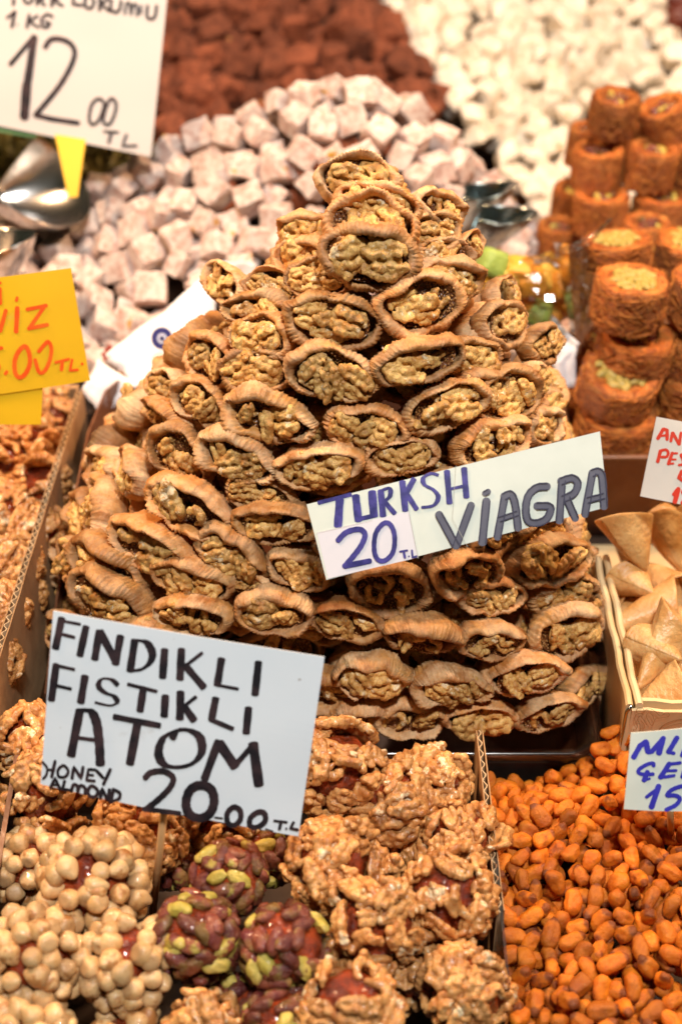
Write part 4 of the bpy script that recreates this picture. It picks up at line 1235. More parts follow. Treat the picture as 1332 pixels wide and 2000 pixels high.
def cone_mesh(seed, flat=0.5, L=0.062, rad=0.028, turns=1.25):
    """a thin sheet rolled to a flattened cone"""
    r = np.random.RandomState(seed); nu, nv = 14, 40; v = []
    for i in range(nu):
        u = i / (nu - 1)
        for j in range(nv):
            a = j / (nv - 1) * turns * 2 * math.pi
            rr = (0.05 + 0.95 * u ** 0.9) * rad * (1 - 0.05 * j / nv)
            top = u * L * (1 + 0.20 * math.cos(a + seed) * u)
            x = rr * math.cos(a); y = rr * math.sin(a) * flat
            q = mnoise.noise_vector(Vector((x * 40 + seed, y * 40, top * 30))) * 0.0018
            v.append((x + q.x, y + q.y, top + q.z))
    f = [(i * nv + j, i * nv + j + 1, (i + 1) * nv + j + 1, (i + 1) * nv + j) for i in range(nu - 1) for j in range(nv - 1)]
    me = mesh('pastry_cone', v, f, [PASTRY])
    return smooth_all(modded(me, [('SOLIDIFY', dict(thickness=0.0015)), ('SUBSURF', dict(levels=1))]))


CONES = [cone_mesh(i, fl, L, rd) for i, (fl, L, rd) in enumerate(((.62, .060, .030), (.8, .062, .024), (.55, .066, .032)))]


def pastry(x0, y0, x1, y1, z, k, roll_, s, label):
    """tip at pixel 0, mouth towards pixel 1"""
    a = at_z(x0, y0, z[0]); b = at_z(x1, y1, z[1]); d = (b - a)
    L = (.060, .062, .066)[k]
    m = T(a) @ frame_from(d.normalized(), 0) @ Matrix.Rotation(R(roll_), 4, 'Z') @ S((s * .82, s * .95, d.length / L * .9))
    e = empty('folded_pastry', m, label, 'folded pastry', 'folded pastries in the cream box')
    obj('sheet', CONES[k], e)
    fil = obj('filling', lump(3 + k, 1, PASTRYIN, 'filling', .2), e, T((0, 0, L * .62)) @ S((.014, .008, .010)))


for a in [
    (1262, 1118, 1212, 1000, (.050, .085), 0, 10, 1.0, 'upright folded pastry with a dark browned corner, highest in the cream box'),
    (1420, 1050, 1240, 1010, (.05, .045), 1, 0, .9, 'rolled pastry lying below the red lettered sign'),
    (1235, 1095, 1330, 1165, (.035, .030), 1, 60, .9, 'browned pastry behind the upright one, pointing left'),
    (1180, 1150, 1245, 1190, (.02, .018), 2, 20, 1.0, 'broad pale pastry against the box wall'),
    (1175, 1235, 1345, 1165, (.03, .036), 1, 30, 1.0, 'long pastry lying across the middle of the box'),
    (1262, 1270, 1235, 1190, (.03, .012), 0, 0, .9, 'pastry partly hidden under the large triangular one'),
    (1242, 1345, 1345, 1200, (.034, .052), 2, 60, 1.0, 'large triangular pastry at the front of the box'),
    (1250, 1365, 1360, 1345, (.03, .035), 2, 20, 1.0, 'pale pastry lying along the front flap'),
    (1340, 1130, 1290, 1010, (.03, .06), 0, 40, 1.0, 'pastry at the right edge below the red lettered sign'),
    (1400, 1100, 1340, 1020, (.04, .05), 0, 70, 1.0, 'pastry cut by the right picture edge'),
    (1300, 1330, 1250, 1250, (.0, .0), 0, 70, 1.2, 'pastry at the bottom of the box under the others'),
    (1275, 1160, 1215, 1125, (.045, .040), 1, 30, .9, 'small browned pastry lying under the tip of the upright one'),
    (1330, 1290, 1262, 1262, (.050, .040), 0, 40, .9, 'short pastry leaning on the large triangular one'),
    (1200, 1060, 1260, 1080, (.0, .0), 0, 70, 1.2, 'pastry deep at the back of the cream box'),
]:
    pastry(*a)

# ================================================================== signs


def catmull(pts, n=7):
    if len(pts) < 3: return pts
    closed = (Vector(pts[0]) - Vector(pts[-1])).length < 1e-6
    out = []; N = len(pts)
    for i in range(N - 1):
        p1, p2 = pts[i], pts[i + 1]
        p0 = pts[i - 1] if i > 0 else (pts[-2] if closed else p1); p3 = pts[i + 2] if i + 2 < N else (pts[1] if closed else p2)
        for k in range(n):
            t = k / n
            out.append(tuple(0.5 * ((2 * p1[c]) + (-p0[c] + p2[c]) * t + (2 * p0[c] - 5 * p1[c] + 4 * p2[c] - p3[c]) * t * t + (-p0[c] + 3 * p1[c] - 3 * p2[c] + p3[c]) * t ** 3) for c in (0, 1)))
    out.append(pts[-1]); return out


class Sign:
    def __init__(s, corners, depth, normal, thick, mats, name, label, cat='sign'):
        s.n = Vector(normal).normalized(); cxp = sum(c[0] for c in corners) / 4; cyp = sum(c[1] for c in corners) / 4
        s.o = at_depth(cxp, cyp, depth); s.depth = depth
        s.ex = Vector((1, 0, 0)); s.ex = (s.ex - s.n * s.ex.dot(s.n)).normalized(); s.ey = s.n.cross(s.ex)
        s.mw = Matrix(((s.ex.x, s.ey.x, s.n.x, s.o.x), (s.ex.y, s.ey.y, s.n.y, s.o.y), (s.ex.z, s.ey.z, s.n.z, s.o.z), (0, 0, 0, 1)))
        s.root = empty(name, s.mw, label, cat); s.k = 0; s.thick = thick
        c4 = [s.loc(*q) for q in corners]; s.W = max(abs(q[0]) for q in c4); s.H = max(abs(q[1]) for q in c4); s.sd = len(bpy.data.objects) % 97
        s.plate('card', corners, 0, thick, mats)

    def zo(s, x, y):
        return -0.0035 * (x / s.W) ** 2 + 0.0012 * mnoise.noise(Vector((x * 18 + s.sd, y * 18, 3.1))) + 0.0008 * (x / s.W) * (y / s.H)

    def loc(s, x, y):
        d = ray(x, y); t = (s.o - CAM).dot(s.n) / d.dot(s.n); p = CAM + d * t - s.o
        return (p.dot(s.ex), p.dot(s.ey))

    def plate(s, name, corners, top, thick, mats, div=24):
        c = [Vector(s.loc(*q)) for q in corners]; v = []; f = []; mi = []
        for j in range(div + 1):
            for i in range(div + 1):
                u, w_ = i / div, j / div
                p = (c[0] * (1 - u) + c[1] * u) * (1 - w_) + (c[3] * (1 - u) + c[2] * u) * w_
                v.append((p.x, p.y, top + s.zo(p.x, p.y)))
        n = len(v); v += [(x, y, z - thick) for x, y, z in v]; D = div + 1
        for j in range(div):
            for i in range(div):
                q = (j * D + i, (j + 1) * D + i, (j + 1) * D + i + 1, j * D + i + 1); f.append(q); mi.append(0); f.append(tuple(n + k for k in reversed(q))); mi.append(0)
        b = [i for i in range(D)] + [j * D + div for j in range(1, D)] + [div * D + i for i in range(div - 1, -1, -1)] + [j * D for j in range(div - 1, 0, -1)]
        for k in range(len(b)):
            a, e = b[k], b[(k + 1) % len(b)]; f.append((a, e, n + e, n + a)); mi.append(min(1, len(mats) - 1))
        return obj(name, mesh(name, v, f, mats, False, mi), s.root)

    def ink(s, name, zoom, strokes, mat, nib=None, mn=0.45, z0=0.0003, label=None):
        ox, oy, sc = zoom; g = Geo()
        for st in strokes:
            kind, wpx, pts = st[0], st[1], st[2]
            if len(pts) == 1: pts = [pts[0], (pts[0][0] + wpx * .15, pts[0][1])]
            P = catmull(pts) if kind == 'c' else [pts[0]] + [tuple(Vector(pts[i]).lerp(Vector(pts[i + 1]), k / 4)) for i in range(len(pts) - 1) for k in range(1, 5)]
            P = [Vector(s.loc(x / sc + ox, y / sc + oy)) for x, y in P]
            wd = wpx / sc * s.depth / FPX; s.k += 1; z = z0 + s.k * 0.000015
            L, Rr = [], []
            for i, p in enumerate(P):
                d = P[min(i + 1, len(P) - 1)] - P[max(i - 1, 0)]
                d = d.normalized() if d.length > 1e-9 else Vector((1, 0)); nn = Vector((-d.y, d.x))
                w_ = wd
                if nib is not None:
                    nb = Vector((math.cos(R(nib)), math.sin(R(nib)))); w_ = wd * max(mn, abs(d.x * nb.y - d.y * nb.x))
                w_ *= 1 + 0.05 * math.sin(i * 1.9 + s.k)
                L.append(p + nn * w_ / 2); Rr.append(p - nn * w_ / 2)
            n = len(P); v = [(p.x, p.y, z + s.zo(p.x, p.y)) for p in L] + [(p.x, p.y, z + s.zo(p.x, p.y)) for p in Rr]
            f = [(i, n + i, n + i + 1, i + 1) for i in range(n - 1)]
            # rounded ends
            for e, sg in ((0, -1), (n - 1, 1)):
                c = (L[e] + Rr[e]) / 2; hw = (L[e] - Rr[e]).length / 2; d = (P[1] - P[0] if e == 0 else P[-1] - P[-2]); d = d.normalized() if d.length > 1e-9 else Vector((1, 0)); nn = Vector((-d.y, d.x))
                b = len(v); fl = 0.45 if nib is not None else 0.9
                for k in range(7):
                    a = math.pi * k / 6; q = c + nn * hw * math.cos(a) + d * (sg * hw * fl * math.sin(a)); v.append((q.x, q.y, z + s.zo(q.x, q.y)))
                f.append(tuple(range(b, b + 7)) if sg < 0 else tuple(range(b + 6, b - 1, -1)))
            g.add(v, f)
        o = obj(name, g.mesh(name, [mat], False), s.root)
        if label: o['label'] = label
        return o


l, c = 'l', 'c'
# --- white sign with black lettering (front)
sg = Sign([(103, 1195), (634, 1285), (583, 1637), (78, 1535)], 0.765, (0.03, -0.86, 0.5), 0.0012, [PAPERW, PAPERW], 'price_sign', 'white laminated sign on a wooden pick, black lettering with ATOM and 20')
Z = (60, 1180, 2.22)
sg.ink('lettering', Z, [
    (l, 36, [(133, 65), (106, 195)]), (l, 36, [(128, 75), (215, 90)]), (l, 36, [(120, 130), (190, 147)]),
    (l, 36, [(240, 100), (213, 225)]), (l, 36, [(298, 118), (278, 240)]), (l, 36, [(300, 120), (372, 252)]), (l, 36, [(390, 140), (368, 260)]),
    (l, 36, [(452, 158), (432, 290)]), (c, 36, [(440, 157), (500, 165), (528, 210), (518, 252), (480, 283), (425, 290)]),
    (l, 36, [(582, 197), (573, 318)]), (l, 36, [(655, 195), (648, 325)]), (l, 36, [(745, 210), (670, 268)]), (l, 36, [(670, 264), (752, 360)]),
    (l, 36, [(828, 237), (810, 350)]), (l, 36, [(808, 350), (900, 368)]), (l, 36, [(988, 252), (973, 393)])], INK, 12, 0.38)
sg.ink('lettering', Z, [
    (l, 36, [(110, 265), (88, 420)]), (l, 36, [(100, 267), (190, 285)]), (l, 36, [(100, 354), (175, 370)]), (l, 36, [(236, 314), (217, 428)]),
    (c, 26, [(378, 350), (350, 327), (310, 325), (295, 355), (322, 383), (362, 400), (375, 425), (345, 440), (280, 427)]),
    (l, 36, [(422, 347), (548, 378)]), (l, 36, [(490, 362), (475, 463)]), (l, 36, [(585, 397), (580, 484)]),
    (l, 36, [(651, 380), (648, 495)]), (l, 36, [(718, 400), (665, 442)]), (l, 36, [(665, 440), (710, 502)]),
    (l, 36, [(803, 407), (785, 500)]), (l, 36, [(780, 498), (878, 540)]), (l, 36, [(945, 450), (935, 558)])], INK, 12, 0.38)
sg.ink('lettering', Z, [
    (l, 42, [(213, 462), (175, 658)]), (c, 42, [(205, 462), (258, 465), (285, 510), (298, 600), (303, 695)]), (l, 40, [(195, 580), (285, 590)]),
    (l, 62, [(362, 488), (562, 525)]), (l, 42, [(465, 512), (432, 690)]),
    (c, 40, [(640, 545), (580, 575), (556, 640), (580, 690), (640, 703), (705, 685), (743, 635), (735, 575), (690, 545), (640, 545), (615, 580)]),
    (l, 42, [(815, 592), (755, 755)]), (l, 46, [(818, 600), (888, 702)]), (l, 42, [(882, 702), (968, 607)]), (l, 44, [(965, 605), (990, 785)])], INK, 12, 0.42)
sg.ink('lettering', Z, [
    (c, 11, [(50, 690), (70, 715), (66, 745), (52, 762)]), (l, 15, [(105, 685), (90, 752)]), (l, 11, [(70, 722), (100, 722)]),
    (c, 13, [(142, 702), (118, 722), (122, 750), (150, 750), (163, 725), (142, 702)]), (l, 15, [(180, 755), (187, 707), (220, 756), (228, 708)]),
    (l, 13, [(282, 718), (252, 716), (243, 763), (278, 766)]), (l, 11, [(248, 740), (272, 741)]), (l, 15, [(288, 722), (315, 750)]), (l, 15, [(347, 715), (318, 778)]),
    (l, 14, [(85, 800), (105, 757), (128, 805)]), (l, 10, [(95, 785), (120, 787)]), (l, 14, [(147, 770), (138, 805), (168, 808)]),
    (c, 15, [(177, 812), (186, 785), (202, 788), (205, 814)]), (c, 15, [(205, 814), (215, 788), (236, 795), (238, 822)]),
    (c, 15, [(268, 787), (250, 806), (258, 831), (284, 831), (292, 806), (268, 787)]), (l, 16, [(304, 840), (310, 797), (338, 848), (344, 802)]),
    (l, 15, [(362, 800), (350, 852)]), (c, 15, [(360, 800), (388, 815), (384, 840), (350, 855)])], INK)
sg.ink('lettering', Z, [
    (c, 26, [(500, 747), (525, 725), (580, 720), (620, 748), (606, 790), (560, 838), (508, 880)]), (l, 24, [(495, 885), (565, 893), (645, 904)]),
    (c, 40, [(735, 780), (692, 803), (675, 860), (692, 908), (735, 925), (778, 903), (797, 850), (782, 797), (735, 780)]), (l, 7, [(800, 922), (832, 926)]),
    (c, 24, [(880, 878), (853, 906), (857, 948), (885, 957), (910, 930), (908, 892), (880, 878)]), (c, 24, [(985, 902), (953, 927), (953, 962), (985, 966), (1017, 940), (1013, 907), (985, 902)]),
    (l, 8, [(1020, 976), (1050, 987)]), (l, 11, [(1057, 940), (1110, 948)]), (l, 15, [(1086, 946), (1079, 975)]), (l, 10, [(1108, 976)]), (l, 13, [(1140, 950), (1126, 974), (1158, 982)])], INK)
g = Geo(); pb = Vector(sg.root.matrix_basis.inverted() @ at_z(297, 1800, -0.02)); pt = Vector((*sg.loc(322, 1570), -0.0035))
g.tube([pt, pb], 0.0022, 8); obj('pick', g.mesh('pick', [WOOD]), sg.root)

# --- long sign with blue lettering
sg = Sign([(598, 985), (1172, 842), (1188, 990), (637, 1133)], 0.828, (-0.05, -0.80, 0.60), 0.0022, [PAPERG, EDGE], 'price_sign', 'long white board with blue and grey lettering leaning on the fig pile')
Z = (590, 830, 2.1836)
sg.plate('price_slip', [(590 + 62 / 2.1836, 830 + 460 / 2.1836), (590 + 455 / 2.1836, 830 + 368 / 2.1836), (590 + 495 / 2.1836, 830 + 565 / 2.1836), (590 + 110 / 2.1836, 830 + 656 / 2.1836)], 0.0003, 0.00025, [PAPERL])
sg.ink('lettering', Z, [
    (l, 28, [(68, 332), (208, 296)]), (l, 36, [(160, 318), (152, 432)]), (l, 34, [(228, 302), (240, 408)]), (l, 32, [(240, 402), (318, 384)]), (l, 36, [(298, 285), (306, 388)]),
    (l, 28, [(335, 280), (345, 388)]), (c, 22, [(333, 282), (372, 270), (374, 303), (345, 330)]), (l, 28, [(350, 325), (395, 378)]),
    (l, 28, [(427, 242), (440, 365)]), (l, 28, [(477, 230), (440, 297)]), (l, 26, [(445, 292), (488, 360)]),
    (c, 22, [(580, 214), (550, 207), (517, 226), (522, 255), (560, 277), (580, 308), (560, 343), (510, 352)]),
    (l, 26, [(617, 197), (628, 333)]), (l, 26, [(690, 185), (700, 308)]), (l, 22, [(622, 275), (700, 258)])], INKB, 0, 0.6, 0.0003)
sg.ink('lettering', Z, [
    (c, 24, [(153, 492), (190, 457), (245, 445), (268, 468), (253, 512), (220, 558), (182, 602)]), (l, 24, [(182, 602), (288, 580)]),
    (c, 21, [(347, 420), (314, 462), (307, 530), (322, 573), (355, 577), (388, 540), (394, 472), (376, 425), (347, 420)]),
    (l, 9, [(418, 540), (448, 535)]), (l, 11, [(433, 538), (438, 565)]), (l, 7, [(455, 560)]), (l, 9, [(468, 535), (471, 565), (488, 560)])], INKB, None, 0.6, 0.0006)
VG = [
    (l, 36, [(583, 382), (655, 515)]), (l, 34, [(720, 342), (657, 515)]), (l, 36, [(785, 325), (768, 500)]), (l, 24, [(778, 292), (793, 284)]),
    (l, 34, [(862, 312), (832, 478)]), (c, 34, [(860, 305), (890, 296), (908, 340), (920, 440)]), (l, 24, [(842, 402), (918, 376)]),
    (c, 34, [(1045, 262), (1000, 267), (964, 302), (953, 360), (964, 408), (1000, 418), (1043, 398), (1058, 350), (1000, 345)]),
    (l, 34, [(1108, 238), (1097, 408)]), (c, 34, [(1103, 240), (1150, 226), (1175, 248), (1160, 290), (1112, 315)]), (l, 34, [(1128, 312), (1165, 398)]),
    (l, 34, [(1238, 205), (1206, 382)]), (c, 34, [(1236, 205), (1265, 198), (1280, 228), (1288, 348)]), (l, 28, [(1218, 320), (1288, 302)])]
sg.ink('lettering', Z, VG, INKG, None, 0.6, 0.0003)
OUT = []
for st in VG:
    P = catmull(st[2]) if st[0] == 'c' else st[2]
    for sd in (-1, 1):
        q = []
        for i in range(len(P)):
            d = (Vector(P[min(i + 1, len(P) - 1)]) - Vector(P[max(i - 1, 0)])).normalized(); q.append((P[i][0] - d.y * sd * st[1] * .40, P[i][1] + d.x * sd * st[1] * .40))
        OUT.append((l, 5, q))
sg.ink('lettering_outline', Z, OUT, INKGD, None, 0.6, 0.0008)
sg.ink('seam_line', Z, [(l, 1.6, [(655, 175), (640, 400)]), (l, 1.6, [(640, 400), (705, 520)]), (l, 1.6, [(60, 460), (300, 405)]), (l, 1.6, [(455, 368), (495, 568)])], SEAM, None, .6, .0005)
g = Geo(); pb = Vector(sg.root.matrix_basis.inverted() @ (at_depth(900, 1015, .90))); g.tube([Vector((*sg.loc(900, 1000), -0.004)), pb], 0.0022, 8); obj('pick', g.mesh('pick', [WOOD]), sg.root)

# --- big white sign top left
sg = Sign([(-70, -95), (334, -75), (295, 306), (-70, 232)], 1.28, (0.08, -0.92, 0.38), 0.0018, [PAPERT, PAPERT], 'price_sign', 'big white laminated sign with 1 KG and 12.00 at the upper left')
Z = (0, 0, 3.918)
sg.ink('lettering', Z, [
    (l, 26, [(60, -55), (170, -45)]), (l, 26, [(115, -50), (105, 35)]), (c, 24, [(190, -50), (192, 10), (225, 25), (250, 0), (255, -45)]), (l, 26, [(290, -45), (288, 35)]), (c, 22, [(290, -45), (335, -40), (335, -10), (295, 0)]), (l, 24, [(300, 0), (345, 40)]),
    (l, 26, [(405, -45), (400, 45)]), (l, 24, [(465, -25), (412, 5)]), (l, 24, [(412, 5), (482, 45)]), (l, 24, [(572, -40), (560, 33), (632, 40)]),
    (c, 24, [(690, -35), (655, 0), (662, 55), (700, 62), (722, 10), (690, -35)]), (l, 26, [(770, -30), (765, 75)]), (l, 24, [(832, -10), (775, 30)]), (l, 24, [(775, 30), (842, 85)]),
    (c, 24, [(855, 0), (850, 65), (885, 95), (918, 70), (930, 5)]), (c, 20, [(958, 105), (970, 30), (995, 25), (1005, 110)]), (c, 20, [(1005, 110), (1020, 40), (1045, 38), (1052, 120)]), (c, 22, [(1080, 45), (1078, 100)]), (c, 24, [(1130, 45), (1128, 125), (1160, 145), (1188, 120), (1200, 45)])], INK)
sg.ink('lettering', Z, [(l, 22, [(60, 135), (115, 92)]), (l, 26, [(118, 90), (95, 205)]), (l, 14, [(135, 188)]), (l, 24, [(228, 115), (210, 210)]), (l, 20, [(292, 120), (227, 165)]), (l, 20, [(227, 163), (300, 210)]),
                        (c, 22, [(405, 128), (365, 110), (322, 150), (328, 200), (365, 208), (385, 178), (350, 170)])], INK)
sg.ink('lettering', Z, [(l, 34, [(85, 490), (255, 292)]), (l, 55, [(265, 290), (235, 500)]), (l, 60, [(240, 470), (205, 700)]), (l, 72, [(210, 650), (190, 890)]),
                        (c, 38, [(350, 360), (390, 305), (460, 297), (540, 332), (575, 400), (548, 500), (470, 640), (370, 770), (275, 880)]), (l, 36, [(275, 880), (400, 910), (600, 940)]),
                        (c, 24, [(755, 755), (705, 800), (685, 900), (703, 950), (750, 930), (788, 850), (798, 785), (755, 755)]), (c, 24, [(840, 765), (805, 850), (795, 935), (838, 950), (876, 880), (892, 800), (868, 758), (840, 765)]),
                        (l, 20, [(800, 1005), (905, 1012)]), (l, 24, [(855, 1010), (835, 1090)]), (l, 20, [(970, 1030), (938, 1118), (1045, 1115)])], INK)
g = Geo(); iv = sg.root.matrix_basis.inverted()
a, b, cc, d = [iv @ at_depth(x, y, 1.286) for x, y in ((108, 262), (168, 272), (152, 385), (134, 385))]
off = Vector((0, 0, -0.003)); g.hexa([a, b, cc, d], [a + off, b + off, cc + off, d + off]); obj('holder', g.mesh('holder', [YEL], False), sg.root)
sg.plate('green_backing', [(-70, 228), (70, 256), (72, 270), (-70, 246)], -0.0025, 0.001, [m_simple('green_card', (0.10, 0.22, 0.09), 0.5)])

# --- yellow sign
sg = Sign([(-90, 553), (139, 524), (176, 745), (-60, 779)], 0.985, (0.10, -0.92, 0.38), 0.0015, [YEL, YEL], 'price_sign', 'yellow card sign with orange lettering at the left edge')
Z = (0, 510, 6.895)
sg.ink('lettering', Z, [(l, 40, [(5, 292)]), (l, 52, [(5, 372), (10, 570)]), (l, 55, [(-70, 720), (0, 940)]), (l, 55, [(85, 665), (10, 940)]), (l, 42, [(240, 490), (228, 530)]), (l, 62, [(240, 630), (225, 945)]),
                        (l, 50, [(375, 648), (628, 598)]), (l, 50, [(608, 605), (412, 888)]), (l, 52, [(395, 905), (645, 855)]),
                        (l, 50, [(-60, 1190), (30, 1168)]), (c, 50, [(-60, 1200), (-70, 1330), (-10, 1420), (-60, 1560)]), (l, 45, [(100, 1488), (80, 1515)]), (c, 60, [(340, 1145), (255, 1220), (205, 1350), (212, 1500), (270, 1565), (350, 1515), (408, 1380), (398, 1230), (340, 1145)]),
                        (c, 52, [(530, 1215), (600, 1130), (655, 1085), (698, 1180), (672, 1350), (600, 1485), (530, 1490), (480, 1330)]),
                        (l, 38, [(755, 1365), (930, 1322)]), (l, 50, [(842, 1350), (832, 1465)]), (l, 36, [(975, 1332), (942, 1478), (1048, 1468)]), (l, 38, [(1105, 1390)])], INKO)
sg.plate('post', [(-60, 770), (84, 755), (80, 830), (-60, 830)], -0.0012, 0.0012, [YEL])

# --- sign with red lettering
sg = Sign([(1282, 814), (1420, 840), (1395, 998), (1251, 970)], 0.945, (-0.06, -0.86, 0.5), 0.0012, [PAPERR, PAPERR], 'price_sign', 'cream sleeved sign with red lettering among the pastry rolls at the right edge')
Z = (1232, 800, 10)
sg.ink('lettering', Z, [(l, 68, [(625, 385), (525, 565)]), (l, 68, [(640, 385), (700, 400), (700, 580)]), (l, 45, [(580, 515), (700, 500)]), (l, 60, [(800, 455), (772, 615)]), (l, 60, [(812, 455), (925, 670)]), (l, 60, [(968, 455), (932, 675)]),
                        (l, 68, [(572, 815), (522, 1015)]), (c, 55, [(565, 808), (680, 785), (722, 850), (690, 918), (600, 928)]), (l, 65, [(800, 850), (725, 1060)]), (l, 40, [(800, 852), (895, 852)]), (l, 38, [(765, 972), (868, 972)]), (l, 42, [(712, 1062), (820, 1050)]),
                        (c, 50, [(1040, 865), (965, 885), (1000, 960), (1010, 1060), (930, 1080)]), (l, 80, [(985, 1210), (930, 1330), (1050, 1400)]), (l, 80, [(1040, 1220), (1060, 1400)]), (l, 85, [(835, 1655), (920, 1545)]), (l, 95, [(915, 1560), (850, 1800)]), (c, 80, [(1080, 1560), (1010, 1600), (1060, 1700), (1000, 1820)])], INKR)

# --- sign with bright blue lettering
sg = Sign([(1233, 1434), (1400, 1415), (1396, 1586), (1219, 1583)], 0.80, (-0.04, -0.86, 0.5), 0.0012, [PAPERG, PAPERG], 'price_sign', 'pale sign with bright blue lettering and 15 above the roasted corn')
Z = (1172, 1340, 7.69)
sg.ink('lettering', Z, [(l, 78, [(505, 1080), (600, 905)]), (l, 80, [(600, 905), (690, 840)]), (l, 85, [(690, 850), (712, 990)]), (l, 70, [(715, 995), (770, 985)]), (l, 75, [(770, 985), (945, 780)]), (l, 90, [(930, 800), (878, 1000)]),
                        (l, 78, [(1145, 775), (1020, 985)]), (l, 55, [(1020, 990), (1100, 1005)]), (l, 70, [(1300, 860), (1225, 1040)]),
                        (c, 58, [(797, 1195), (788, 1158), (700, 1178), (590, 1250), (575, 1305), (650, 1328), (785, 1320)]), (l, 75, [(705, 1290), (655, 1415)]), (l, 40, [(655, 1420), (735, 1388)]),
                        (l, 78, [(1030, 1165), (900, 1365)]), (l, 52, [(1060, 1165), (1195, 1150)]), (l, 45, [(985, 1268), (1135, 1265)]), (l, 50, [(890, 1372), (1105, 1340)]), (l, 70, [(1300, 1160), (1230, 1360)]),
                        (l, 55, [(692, 1665), (860, 1530)]), (l, 85, [(870, 1500), (765, 1810)]), (c, 66, [(1320, 1490), (1180, 1510), (1060, 1560), (1000, 1635), (1120, 1640), (1190, 1690), (1130, 1780), (985, 1850)])], INKBB)
g = Geo(); pb = Vector(sg.root.matrix_basis.inverted() @ at_z(1310, 1640, -0.02)); g.tube([Vector((*sg.loc(1310, 1570), -0.0035)), pb], 0.002, 8); obj('pick', g.mesh('pick', [WOOD]), sg.root)

# --- ornament printed on the cream box front
fpn = (Vector((0, .012, -(ZT - .004 + .06)))).normalized()
pl_n = Vector((0, -1, -0.115)).normalized(); pl_o = Vector((XL0, YF - 0.0030, ZT - 0.004))


def on_front(x, y):
    d = ray(x / 7.69 + 1172, y / 7.69 + 1340); t = (pl_o - CAM).dot(pl_n) / d.dot(pl_n); return CAM + d * t


g = Geo()
for wpx, pts in [(8, [(595, 325), (545, 350), (545, 395), (590, 415), (640, 395), (650, 350), (595, 325)]), (8, [(660, 420), (560, 420), (515, 460), (520, 530), (550, 600), (530, 650), (490, 650), (510, 685), (580, 690), (600, 640), (580, 560), (560, 490), (600, 450), (640, 500), (700, 590)]),
                 (8, [(650, 400), (690, 350), (760, 345), (830, 390), (900, 450), (980, 400), (1030, 420), (1010, 460), (880, 480), (820, 500), (780, 590), (740, 560), (690, 460), (720, 400), (780, 440), (800, 500)]), (8, [(600, 640), (650, 640), (660, 580), (610, 520)]),
                 (14, [(870, 670), (930, 600), (1030, 545), (1150, 510), (1300, 500)]), (7, [(900, 690), (980, 625), (1080, 585), (1200, 560), (1300, 555)]), (7, [(440, 890), (390, 970), (380, 1060), (410, 1150), (360, 1200), (400, 1240)])]:
    P = [on_front(*q) for q in catmull(pts, 5)]; wd = wpx / 7.69 * .9 / FPX; n = len(P); v = []
    for i, p in enumerate(P):
        d = (P[min(i + 1, n - 1)] - P[max(i - 1, 0)]).normalized(); nn = d.cross(pl_n).normalized(); v += [p + nn * wd / 2, p - nn * wd / 2]
    g.add(v, [(2 * i, 2 * i + 1, 2 * i + 3, 2 * i + 2) for i in range(n - 1)])
child('ornament_print', g, [INKN], PBOX)

# ================================================================== wrapping paper, jelly bag, scoops


def sheet(name, corners, mat, parent, amp=0.002, nu=18, nv=10, thick=0.0004, seed=0):
    c = [Vector(p) for p in corners]; v = []
    for j in range(nv + 1):
        for i in range(nu + 1):
            u, w_ = i / nu, j / nv; p = (c[0] * (1 - u) + c[1] * u) * (1 - w_) + (c[3] * (1 - u) + c[2] * u) * w_
            q = mnoise.noise_vector(Vector((u * 3 + seed, w_ * 2, seed))) * amp + mnoise.noise_vector(Vector((u * 9 + seed, w_ * 6, seed))) * amp * .35; v.append(p + q)
    f = [(j * (nu + 1) + i, j * (nu + 1) + i + 1, (j + 1) * (nu + 1) + i + 1, (j + 1) * (nu + 1) + i) for j in range(nv) for i in range(nu)]
    me = mesh(name, v, f, [mat]); me = smooth_all(modded(me, [('SOLIDIFY', dict(thickness=thick))]))
    if parent: me.transform(parent.matrix_basis.inverted())
    return obj(name, me, parent)


root = empty('wrapping_paper', T(at_y(300, 660, 1.04)), 'white printed wrapping paper with a blue eye print between figs and delight', 'paper')
A = at_y(165, 765, 1.005); B = at_y(440, 512, 1.10); C_ = at_y(420, 640, 1.06); D = at_y(255, 790, 1.02)
sheet('sheet', [at_y(205, 695, 1.03), B, C_, at_y(270, 758, 1.01)], WRAP, root, .004, seed=2)
sheet('fold', [at_y(196, 705, 1.028), at_y(272, 752, 1.008), at_y(205, 812, 1.0), at_y(160, 768, 1.01)], WRAP, root, .003, 8, 6, seed=5)
sheet('back_fold', [B, at_y(500, 512, 1.13), at_y(490, 560, 1.12), at_y(420, 560, 1.09)], WRAP, root, .003, 8, 6, seed=8)
EYES = [(m_simple('eye_blue', (0.025, 0.025, 0.16), .4), 21), (m_simple('eye_white', (0.60, 0.64, 0.80), .4), 9.5), (m_simple('eye_dark', (0.03, 0.03, 0.12), .4), 5)]
nrm = -ray(317, 660).normalized(); ce = at_y(317, 661, 1.012)
for i, (mt, rp) in enumerate(EYES):
    rr = rp * depth_of(ce) / FPX; ax = Vector((1, 0, 0)); ax = (ax - nrm * ax.dot(nrm)).normalized(); ay = nrm.cross(ax); g = Geo()
    pts = [ce + ax * (rr * math.cos(k * .2618)) + ay * (rr * 1.05 * math.sin(k * .2618)) + nrm * (i * .0004) for k in range(24)]
    bk = [p - nrm * .0006 for p in pts]; g.add(pts + bk, [tuple(range(24))] + [(k, 24 + k, 24 + (k + 1) % 24, (k + 1) % 24) for k in range(24)])
    child('eye_print', g, [mt], root)
g = Geo(); pr = at_y(205, 693, 1.0205)
for dx, dy in ((0, 0), (6, -8), (12, -14), (3, 8)):
    p = at_y(203 + dx, 692 + dy, 1.022); g.add(ICO1[0] * (.0022, .0004, .0022) + np.array(p), ICO1[1])
child('red_print', g, [INKR], root)
